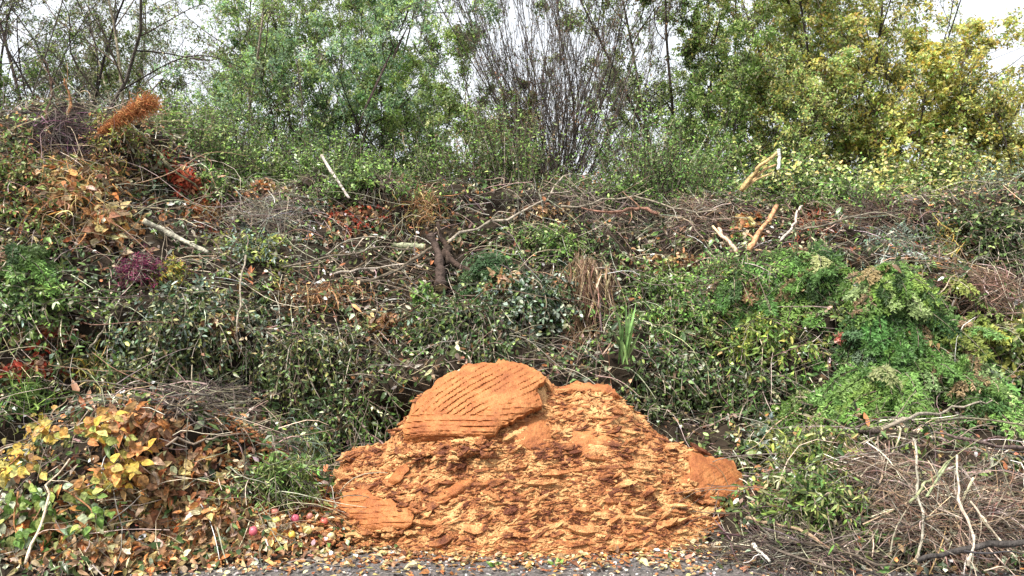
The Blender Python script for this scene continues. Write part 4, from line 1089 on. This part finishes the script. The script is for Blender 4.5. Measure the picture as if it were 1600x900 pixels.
def flake_mesh(k):
    """a broken flat lump: irregular rim, domed rough top, thin edge"""
    r = np.random.default_rng(500 + k); n = 11
    a = np.sort(np.arange(n) * TAU / n + r.uniform(-.25, .25, n)); rad = r.uniform(.45, 1.1, n)
    rim = np.stack([np.cos(a) * rad, np.sin(a) * rad * .72, r.uniform(-.08, .12, n)], -1)
    inn = np.stack([np.cos(a) * rad * .55, np.sin(a) * rad * .40, r.uniform(.02, .34, n)], -1)
    low = rim * [.85, .85, 1] + [0, 0, -.34]
    V = np.concatenate([low, rim, inn, [[0, 0, r.uniform(.14, .3)]]])
    F = []
    for i in range(n):
        j = (i + 1) % n
        F += [(i, j, n + j, n + i), (n + i, n + j, 2 * n + j, 2 * n + i), (2 * n + i, 2 * n + j, 3 * n)]
    return V, F
FL = [flake_mesh(k) for k in range(10)]
def flakes():
    meshes = []
    for V, F in FL:
        me = bpy.data.meshes.new("pulp_lump"); me.from_pydata([tuple(v) for v in V], [], F); me.materials.append(M_POM); meshes.append(me)
    base = Vector(pile.location)
    cover_mask = [(622, 700), (648, 630), (700, 583), (762, 564), (830, 573), (857, 586), (849, 634), (785, 664), (762, 685)]
    keepout = [cover_mask, [(1062, 752), (1080, 705), (1150, 725), (1162, 785), (1125, 792)], [(538, 772), (600, 780), (640, 792), (635, 820), (575, 828)], [(892, 668), (922, 670), (960, 692), (935, 716), (905, 706)], [(785, 690), (820, 660), (850, 650), (862, 698)]]
    def place(n, tree, s0, s1, rowbias):
        out = []; tries = 0
        while len(out) < n and tries < n * 10:
            tries += 1
            px = rng.uniform(500, 1180); py = rng.uniform(598, 885)
            if rng.random() < .93 and any(inside(k, np.array([px + rng.normal(0, 5)]), np.array([py + rng.normal(0, 5)]))[0] for k in keepout): continue
            h = hit(px, py, tree)
            if h is None or h[0][2] < .01: continue
            s = s0 + (s1 - s0) * rng.random() ** 2.0
            nn = unit(h[1] * .7 + [0, -.1, .8] + rng.normal(0, .36, 3))
            tilt = math.radians(rng.normal(rowbias, 22))
            xd = np.array([math.cos(tilt), 0, math.sin(tilt)]); xd = unit(xd - nn * xd.dot(nn)); yd = np.cross(nn, xd)
            out.append((h[0] + nn * s * rng.uniform(-.05, .22), xd, yd, nn, s, rng.uniform(1.0, 2.3), rng.uniform(.45, 1.0)))
        return out
    for i, (p, x, y, n, s, ax, az_) in enumerate(place(298, PTr, .024, .072, 12)):
        o = bpy.data.objects.new("pulp_lump", meshes[i % 10]); COL.objects.link(o); o.parent = pile
        R = Matrix((Vector(x), Vector(y), Vector(n))).transposed().to_4x4()
        o.matrix_local = Matrix.Translation(Vector(p) - base) @ R @ Matrix.Diagonal((s * ax, s * .8, s * az_, 1))
    m = Mesh()
    for i, (p, x, y, n, s, ax, az_) in enumerate(place(7500, PTr, .005, .028, 12)):
        V, F = FL[i % 10]
        W = p + V[:, :1] * x * s * ax + V[:, 1:2] * y * s * .8 + V[:, 2:] * n * s * az_
        m.add(W, [np.array([f for f in F if len(f) == 4]), np.array([f for f in F if len(f) == 3])], (1, 1, 1))
    # crumbs banked against the lower edges of the slabs
    for line, n_e in (([(622, 705), (650, 706), (700, 698), (735, 691), (765, 690)], 330), ([(640, 716), (700, 706), (770, 700)], 160), ([(555, 815), (580, 834), (640, 824)], 90), ([(600, 770), (650, 792)], 60), ([(1060, 756), (1096, 778), (1140, 802)], 90)):
        ln = np.array(line, float)
        for i in range(n_e):
            u = rng.uniform(0, len(ln) - 1.001); k = int(u); q = ln[k] * (1 - u + k) + ln[k + 1] * (u - k) + rng.normal(0, 1, 2) * [4, 5]
            h = hit(q[0], q[1], PTr)
            if h is None: continue
            V, F = FL[i % 10]; s = rng.uniform(.008, .034); a_ = rng.normal(.1, .4)
            xd = np.array([math.cos(a_), 0, math.sin(a_)]); nn = unit(np.array([0, -.5, .8]) + rng.normal(0, .3, 3)); xd = unit(xd - nn * xd.dot(nn)); yd = np.cross(nn, xd)
            W = h[0] + np.array([0, -1, .25]) * rng.uniform(.0, .075) + V[:, :1] * xd * s * 1.5 + V[:, 1:2] * yd * s + V[:, 2:] * nn * s
            m.add(W, [np.array([f for f in F if len(f) == 4]), np.array([f for f in F if len(f) == 3])], (1, 1, 1))
    # crumbs spilled round the foot
    for i in range(1500):
        a = rng.uniform(math.pi * .95, TAU * 1.02); e = rng.exponential(.10)
        x0 = .08 + (1.55 + e) * math.cos(a); y0 = 5.35 + (.68 + e) * math.sin(a)
        if y0 < 4.4: continue
        V, F = FL[i % 10]; s = rng.uniform(.004, .02)
        q = rnd_dir(1)[0]; xd = unit(np.array([q[0], q[1], 0])); nn = np.array([0, 0, 1.]); yd = np.cross(nn, xd)
        W = np.array([x0, y0, max(float(pile_z(np.array([x0]), np.array([y0]))[0]), 0) + s * .2]) + V[:, :1] * xd * s * 1.4 + V[:, 1:2] * yd * s + V[:, 2:] * nn * s
        m.add(W, [np.array([f for f in F if len(f) == 4]), np.array([f for f in F if len(f) == 3])], (1, 1, 1))
    for i in range(3200):
        x0 = rng.normal(-1.32, .24); y0 = rng.normal(5.05, .17)
        r_ = BVH.ray_cast(Vector((x0, y0, 3)), Vector((0, 0, -1)))
        V, F = FL[i % 10]; s = rng.uniform(.005, .024); q = rnd_dir(1)[0]; xd = unit(np.array([q[0], q[1], .1])); nn = unit(np.array([q[1] * .3, -.3, 1.])); yd = np.cross(nn, xd)
        W = np.array([x0, y0, max(r_[0].z, 0) + rng.random() * .05]) + V[:, :1] * xd * s * 1.4 + V[:, 1:2] * yd * s + V[:, 2:] * nn * s
        m.add(W, [np.array([f for f in F if len(f) == 4]), np.array([f for f in F if len(f) == 3])], (1, 1, 1))
    part("pulp_crumbs", m, M_POM, pile, kind="stuff")
flakes()

# ------------------------------------------------------------------ the track: stones, leaves, fallen apples
def track_scatter():
    m = Mesh()
    n = 5200
    for i in range(n):
        x, y = rng.uniform(-3.4, 3.4), rng.uniform(4.05, 5.0)
        V, F = FL[i % 10]; s = rng.uniform(.004, .014)
        a = rng.uniform(0, TAU); xd = np.array([math.cos(a), math.sin(a), 0]); yd = np.array([-math.sin(a), math.cos(a), 0])
        W = np.array([x, y, s * .3]) + V[:, :1] * xd * s + V[:, 1:2] * yd * s + V[:, 2:] * np.array([0, 0, 1.]) * s * 1.5
        m.add(W, [np.array([f for f in F if len(f) == 4]), np.array([f for f in F if len(f) == 3])], pick([(3, (.12, .11, .11)), (2, (.27, .25, .24)), (1.4, (.48, .45, .42)), (1, (.06, .055, .055))], 1, .1)[0])
    o = link("track_gravel", m.data("track_gravel"), M_STONE, kind="stuff"); tag(o, "small grey stones bedded in the track surface", "gravel", "stuff")
    # flat fallen leaves along the edge of the track
    t = thing("leaf_drift", "flat pale brown leaves strewn along the edge of the track", "leaves", (0, 4.6, 0))
    n = 280
    x = rng.uniform(-2.6, 2.2, n); y = 4.66 + .15 * np.abs(x) * .4 + rng.normal(0, .14, n); y = np.clip(y, 4.35, 5.3)
    P = np.stack([x, y, np.full(n, .012)], -1); a = rng.uniform(0, TAU, n)
    D = np.stack([np.cos(a), np.sin(a), rng.uniform(-.05, .25, n)], -1); U = unit(np.array([0, -.15, 1]) + rnd_dir(n) * .25)
    leaf_objects(t, P, D, U, .065 * rng.uniform(.6, 1.3, n), pick(ORANGE + BROWN + STRAW + [(2, (.6, .48, .34))], n, .15), .9)
    n = 3600
    x = rng.uniform(-3.4, 3.0, n); y = 4.7 + rng.normal(0, .2, n); y = np.clip(y, 4.2, 5.6)
    P = np.stack([x, y, np.full(n, .008) + rng.random(n) * .01], -1); a = rng.uniform(0, TAU, n)
    D = np.stack([np.cos(a), np.sin(a), rng.uniform(-.05, .2, n)], -1); U = unit(np.array([0, 0, 1]) + rnd_dir(n) * .3)
    m = Mesh(); leaves(m, P, D, U, .04 * rng.uniform(.5, 1.3, n), .022, pick(ORANGE + BROWN + STRAW, n, .2), 1, .2)
    part("leaf_litter", m, M_DRY, t, kind="stuff")
    # small weeds at the foot of the pile
    for lab, wx, wy in (("tiny green weed at the pile's foot below its centre", -.1, 4.5), ("tiny green weed on the track right of centre, before the pile", .25, 4.52)):
        b = np.array([wx, wy, .0]); t = thing("weed", lab, "weed", b)
        m = Mesh(); k = 14; leaves(m, np.repeat(b[None], k, 0) + rng.normal(0, .012, (k, 3)) * [1, 1, 0], unit(rnd_dir(k) * [1, 1, .4] + [0, 0, .6]), unit(rnd_dir(k) + [0, 0, 1]), .04, .018, pick(G_BRIGHT, k), 1)
        part("foliage", m, M_LEAF, t, kind="stuff")
track_scatter()

def apple(label, px, py, r, col):
    r *= .8
    c = hit_near(px, py + 4)[0] + np.array([0, -.10, .0])
    th, ph = np.meshgrid(np.linspace(0, math.pi, 13), np.linspace(0, TAU, 17)[:-1], indexing='ij')
    rr = r * (1 - .22 * np.exp(-(th / .35) ** 2) - .12 * np.exp(-((math.pi - th) / .4) ** 2)) * (1 + .03 * np.cos(5 * ph) * np.sin(th))
    V = np.stack([rr * np.sin(th) * np.cos(ph), rr * np.sin(th) * np.sin(ph), rr * np.cos(th) * .92], -1).reshape(-1, 3)
    i = np.arange(12)[:, None] * 16 + np.arange(16)[None, :]; i2 = np.arange(12)[:, None] * 16 + (np.arange(16)[None, :] + 1) % 16
    t = thing("apple", label, "apple", (c[0], c[1], c[2] + r * .8), "fallen apples beside the pulp pile")
    m = Mesh(); m.add(V, [np.stack([i, i + 16, i2 + 16, i2], -1).reshape(-1, 4)], col)
    o = link("fruit", m.data("fruit", True), M_APPLE, t); o.color = (*col, 1)
    s = Mesh(); tubes(s, np.array([[[0, 0, r * .65], [0.002, 0, r * .9], [.006, 0, r * 1.12]]]), np.full((1, 3), .0018), np.array([[.12, .07, .04]]), 4)
    link("stalk", s.data("stalk"), M_TWIG, t)
    t.rotation_euler = (rng.uniform(-1.2, 1.2), rng.uniform(-1.2, 1.2), rng.uniform(0, TAU))
for a in (("yellow-green apple, second from the left of those beside the pile", 438, 809, .036, (.62, .58, .16)),
          ("dark pink apple lowest and leftmost of those beside the pile", 404, 824, .034, (.55, .12, .16)),
          ("pinkish apple behind the row, straight above the orange one", 437, 793, .028, (.62, .24, .18)),
          ("magenta apple in the middle of the fallen apples", 468, 804, .031, (.50, .10, .15)),
          ("orange windfall apple just below the yellow-green one", 434, 826, .034, (.66, .30, .06)),
          ("golden apple low in the middle of the fallen apples", 463, 829, .030, (.70, .46, .08)),
          ("pale yellow squashed apple right of the golden one", 487, 822, .032, (.70, .62, .22)),
          ("red-flushed apple nearest the ribbed slab, higher one", 512, 808, .031, (.60, .14, .10)),
          ("cream apple nearest the ribbed slab, lower one", 523, 831, .030, (.68, .56, .30)),
          ("small rosy apple between the magenta and red-flushed ones", 490, 800, .026, (.6, .25, .2))):
    apple(*a)

# ------------------------------------------------------------------ trees beyond the crest
def tree(name, label, px, base_py, depth, height, stems, pal, leaf_n, leafL, lean=0.15, spread=.55, up=.5, bark=BARK_D, r0=.03, lev=(9, 7, 4), lf=(.45, .4, .45), leafW=.5, density=1.0, group=None, stem_spread=.25, mat=None, start=.25, zbase=None, wob=.07, cat="tree", fan=False):
    x = gx(px, depth); zb = 2.3 if zbase is None else zbase
    b = np.array([x, depth, zb])
    t = thing(name, label, cat, b, group)
    n = 10
    a = rng.uniform(0, TAU, stems)
    d0 = unit(np.stack([np.cos(a) * stem_spread, np.sin(a) * stem_spread * .6, np.ones(stems)], -1) + rng.normal(0, .06, (stems, 3)) + [lean, 0, 0])
    if fan:
        fx = np.linspace(-1, 1, stems) + rng.normal(0, .06, stems)
        d0 = unit(np.stack([fx * stem_spread + lean, rng.normal(0, .16, stems), np.ones(stems)], -1))
    H = height * rng.uniform(.75, 1.05, stems) if stems > 1 else np.array([height])
    P0 = arcs(np.repeat(b[None], stems, 0) + rng.normal(0, .06, (stems, 3)) * [1, 1, 0], d0, H, n, -.05 if stem_spread > .3 else .0, wob)
    R0 = .72 * r0 * np.linspace(1, .25, n)[None] * (H / height)[:, None]
    for i in range(stems):
        m = Mesh(); tubes(m, P0[i:i + 1], R0[i:i + 1], pick(bark, 1, .1), 7); part("trunk", m, M_WOOD, t, smooth=True)
    bm = Mesh(); P, R, LN = P0, R0, H
    for li, (cnt, fr) in enumerate(zip(lev, lf)):
        N = len(P); K = N * cnt
        u = rng.uniform(start if li == 0 else .15, .97, K); pi = np.repeat(np.arange(N), cnt)
        f = u * (n - 1); i0 = np.minimum(f.astype(int), n - 2); w = (f - i0)[:, None]
        q = P[pi, i0] * (1 - w) + P[pi, i0 + 1] * w; tg = unit(P[pi, i0 + 1] - P[pi, i0])
        o = unit(np.cross(tg, rnd_dir(K)))
        dd = unit(tg * (1 - spread) + o * spread + np.array([0, 0, up * .5]) + rng.normal(0, .1, (K, 3)))
        ln = LN[pi] * fr * (1 - .55 * u) * rng.uniform(.6, 1.2, K)
        rr = np.maximum(R[pi, i0] * .5, .0022)
        C = arcs(q, dd, ln, n, rng.uniform(-.1, .15, K), .05 + wob); RR = rr[:, None] * np.linspace(1, .35, n)[None]
        if li < len(lev):
            tubes(bm, C[:, ::1 if li == 0 else 3], RR[:, ::1 if li == 0 else 3], pick(bark, K, .15), 4 if li == 0 else 3)
        P, R, LN = C, RR, ln
    part("branches", bm, M_TWIG, t, kind="stuff")
    if leaf_n:
        # keep leaves in bunches: some twigs stay bare so that the sky shows through
        dens = np.clip(.55 + .6 * vnoise(P[:, -1], 2.6, 55 + int(px)), 0.05, 1); dens /= dens.sum()
        k = rng.choice(len(P), leaf_n, p=dens); j = rng.integers(2, n, leaf_n)
        q = P[k, j] + rng.normal(0, .02, (leaf_n, 3)); tg = unit(P[k, j] - P[k, j - 1])
        dd = unit(tg * .5 + rnd_dir(leaf_n) + np.array([0, -.1, -.2])); upn = unit(np.array([0, -.5, .9]) + rnd_dir(leaf_n) * .8)
        twc = pick(pal, len(P), .15)
        # colour drifts through the crown
        c = np.where(rng.random((leaf_n, 1)) < .45, pick(pal, leaf_n, .2), twc[k]) * (1 + .18 * vnoise(q, 1.2, 91))[:, None]
        m = Mesh(); leaves(m, q, dd, upn, leafL * rng.uniform(.6, 1.25, leaf_n), leafL * leafW, c, 0 if leafL < .06 else 1, .15, .3)
        part("foliage", m, mat or M_CROWN, t, kind="stuff")
    return t

G_T1 = [(3, (.36, .50, .16)), (2, (.46, .60, .20)), (1, (.20, .30, .11)), (1, (.54, .60, .36))]
G_T2 = [(3, (.28, .42, .25)), (2, (.36, .50, .30)), (1, (.18, .28, .18)), (1, (.46, .56, .40))]
YEL_T = [(3, (.72, .60, .14)), (1.5, (.68, .50, .12)), (1.5, (.60, .62, .22))]
SP = [(2, (.22, .28, .10)), (1, (.18, .15, .10)), (1, (.12, .17, .07)), (1, (.40, .40, .28))]
tree("bare_tree", "dark bare tree in the top left corner above the heap", 85, 180, 10.2, 4.4, 3, SP, 3500, .04, .0, .62, .35, r0=.05, stem_spread=.45, lev=(14, 10, 7), lf=(.6, .5, .5), start=.05, wob=.12)
tree("bare_tree", "bare grey tree behind the orange plume with few green leaves", 205, 230, 11, 4.9, 2, SP, 9000, .045, .05, .55, .4, bark=BARK, r0=.04, lev=(14, 10, 6), lf=(.5, .5, .5), start=.05, wob=.1)
tree("bare_tree", "thin grey forked tree left of the dense green tree", 375, 250, 10.6, 4.9, 3, SP + G_T1[:1], 15000, .045, .0, .55, .4, bark=BARK, r0=.036, lev=(12, 9, 6), lf=(.45, .5, .5), stem_spread=.3, start=.05, wob=.1)
tree("bare_tree", "sparse tree with small yellowing leaves right of the bare grey tree", 285, 250, 12.5, 5.4, 2, SP + G_YEL[:1], 17000, .05, .05, .5, .4, bark=BARK, r0=.035, lev=(14, 10, 6), lf=(.45, .45, .5), start=.02, wob=.1)
tree("bare_tree", "bare thin-twigged tree at the far left edge", -60, 250, 11.5, 5.2, 2, SP + G_MID[:1], 12000, .05, .1, .55, .4, bark=BARK_D, r0=.04, lev=(14, 10, 6), lf=(.5, .45, .5), start=.02, wob=.1)
tree("broadleaf_tree", "dense bluish green tree left of centre", 540, 250, 10.8, 4.6, 4, G_T2 + G_T1[:1], 40824, 0.044, .0, .6, .35, r0=.035, lev=(10, 9, 6), lf=(.42, .48, .5), stem_spread=.35, start=.05, density=1)
tree("broadleaf_tree", "tall yellow-green tree behind the dense bluish one", 560, 250, 12.4, 6.0, 2, G_BRIGHT + G_YEL[:1], 21384, 0.044, .0, .5, .5, r0=.04, lev=(12, 9, 5), lf=(.34, .45, .5), start=.1)
tree("broadleaf_tree", "green tree with dark stem just left of the bare vase-shaped shrub", 705, 270, 10.6, 2.9, 2, G_T1 + OLIVE[:1], 18468, 0.040, .0, .55, .35, r0=.028, lev=(12, 8, 5), lf=(.5, .48, .5), start=.05)
tree("broadleaf_tree", "low brownish green bush at the left foot of the bare shrub", 790, 280, 10.2, 1.6, 4, G_T1 + BROWN[:2], 8748, 0.036, .0, .55, .35, r0=.018, lev=(9, 7, 5), lf=(.5, .5, .5), start=.05, stem_spread=.35, cat="bush")
tree("broadleaf_tree", "olive green tree filling the gap behind the low hedge left of centre", 455, 260, 11.6, 3.0, 4, G_T1 + G_T2[:1], 15552, 0.040, .0, .62, .3, r0=.025, lev=(11, 8, 6), lf=(.5, .48, .5), stem_spread=.4, start=.02)
tree("broadleaf_tree", "leafy green tree between the dense bluish tree and the dark-stemmed one", 640, 260, 11.2, 2.6, 4, G_T1, 14580, 0.040, .0, .62, .3, r0=.025, lev=(11, 8, 6), lf=(.5, .48, .5), stem_spread=.4, start=.02)
tree("broadleaf_tree", "bushy bright green tree low beside the dark green tree", 1110, 290, 10.0, 2.1, 5, G_T1 + G_BRIGHT, 16524, 0.040, .0, .62, .3, r0=.022, lev=(11, 8, 6), lf=(.5, .48, .5), stem_spread=.4, start=.02)
tree("broadleaf_tree", "bushy green and yellow tree under the tall hazel", 1240, 290, 10.0, 2.4, 5, G_T1 + AUT, 16524, 0.044, .0, .62, .3, r0=.022, lev=(11, 8, 6), lf=(.5, .48, .5), stem_spread=.4, start=.02)
tree("bare_shrub", "leafless vase-shaped shrub of many upright stems in the middle", 868, 275, 10.2, 3.7, 46, SP + BROWN[:1], 5000, .035, -.02, .20, .35, bark=[(3, (.09, .072, .062)), (2, (.14, .115, .10)), (1, (.05, .04, .035))], r0=.014, lev=(15, 6, 3), lf=(.32, .5, .5), stem_spread=.56, start=.06, wob=.07, fan=True, cat="shrub")
tree("broadleaf_tree", "dark green tree right of the leafless shrub", 1075, 280, 11, 4.6, 4, G_T1 + G_DARK[:2] + OLIVE[:1], 40824, 0.044, .0, .6, .35, r0=.04, lev=(10, 9, 6), lf=(.42, .48, .5), stem_spread=.3, start=.02)
tree("broadleaf_tree", "thin yellowing tree high behind the dark green one", 1150, 280, 12.4, 6.0, 2, AUT + G_T1, 23328, 0.044, .0, .5, .5, r0=.04, lev=(12, 9, 5), lf=(.34, .45, .5), start=.1)
tree("broadleaf_tree", "tall hazel turning yellow at the right of the trees", 1290, 290, 10.6, 4.9, 5, AUT + G_YEL, 34992, 0.050, .0, .55, .45, r0=.03, lev=(10, 8, 5), lf=(.38, .48, .5), stem_spread=.28, start=.02, leafW=.6)
tree("broadleaf_tree", "golden-leaved tree at the right with sky behind its outer branches", 1425, 290, 10.2, 2.35, 5, YEL_T + AUT, 21384, 0.050, .0, .6, .35, r0=.026, lev=(10, 8, 5), lf=(.5, .48, .5), stem_spread=.35, start=.02, leafW=.6)
tree("broadleaf_tree", "low golden bush at the right edge of the crest", 1590, 300, 9.9, 1.7, 5, YEL_T + AUT + OLIVE, 10692, 0.048, .0, .6, .3, r0=.02, lev=(9, 8, 5), lf=(.5, .48, .5), stem_spread=.4, start=.02, leafW=.6, cat="bush")
tree("broadleaf_tree", "slim leafy tree against the white sky in the top right corner", 1545, 300, 13.5, 6.0, 2, [(2, (.07, .08, .05)), (1, (.14, .15, .06))], 1485, 0.056, .0, .5, .35, bark=[(1, (.18, .17, .17))], r0=.02, lev=(9, 6, 3), lf=(.32, .45, .5), start=.2, leafW=.6)
tree("broadleaf_tree", "green bush on the crest beyond the right edge", 1800, 300, 10.6, 3.0, 4, G_T1 + AUT, 8100, 0.048, .0, .6, .3, r0=.03, lev=(9, 8, 5), lf=(.5, .48, .5), start=.02)
tree("broadleaf_tree", "bright green low bush at the left edge behind the heap", 10, 200, 9.8, 1.5, 4, G_BRIGHT, 3510, 0.040, .0, .6, .3, r0=.015, lev=(8, 7, 4), lf=(.5, .48, .5), stem_spread=.35, start=.02, zbase=2.9, cat="bush")

# the paler thicket standing further back fills the screen of twigs between the nearer trees
for lab, px_c, hh, pal, nl in (("pale thicket far behind the left heap, seen through the bare trees", 130, 3.6, SP + G_T2[:2], 15000),
                               ("pale green thicket far behind the thin forked tree", 330, 3.4, SP + G_T1[:2], 19000),
                               ("pale thicket far behind the gap left of the bare shrub", 620, 3.2, G_T1 + SP, 17000),
                               ("low pale thicket far behind the bare shrub", 880, 2.2, G_T1 + SP, 10000),
                               ("pale green thicket far behind the dark green tree", 1050, 3.2, G_T1 + SP, 17000),
                               ("yellowing thicket far behind the hazel", 1330, 4.0, AUT + G_T1[:2], 24000),
                               ("low yellowing thicket far behind the golden tree", 1540, 2.2, AUT + YEL_T, 14000)):
    tree("thicket", lab, px_c, 290, 12.6, hh, 7, pal, nl, .04, .0, .6, .3, bark=[(2, (.20, .18, .165)), (1, (.12, .11, .10))], r0=.02, lev=(11, 7, 5), lf=(.5, .5, .5), stem_spread=.5, start=.02, cat="thicket", wob=.1)

tree("broadleaf_tree", "broad airy yellow-green hazel filling the right between the tall hazel and the golden tree", 1350, 290, 10.9, 3.7, 6, AUT + YEL_T[:1], 18720, .05, .0, .6, .35, r0=.024, lev=(12, 8, 6), lf=(.5, .48, .5), stem_spread=.45, start=.02, leafW=.65)
tree("broadleaf_tree", "airy light green hazel between the dark green tree and the tall hazel", 1205, 290, 11.2, 4.0, 5, G_T1 + AUT, 14400, .045, .0, .6, .35, r0=.024, lev=(12, 8, 6), lf=(.5, .48, .5), stem_spread=.4, start=.02, leafW=.6)
tree("broadleaf_tree", "spreading golden bush low on the crest left of the right edge", 1500, 295, 10.2, 2.1, 6, YEL_T + AUT, 14400, .05, .0, .6, .3, r0=.02, lev=(10, 8, 6), lf=(.5, .48, .5), stem_spread=.5, start=.02, leafW=.65, cat="bush")
tree("broadleaf_tree", "fresh yellow-green tree rising just left of the bare shrub's fan", 600, 260, 11.4, 4.3, 4, G_T1, 17280, .042, .0, .6, .35, r0=.024, lev=(12, 8, 6), lf=(.45, .48, .5), stem_spread=.3, start=.02)
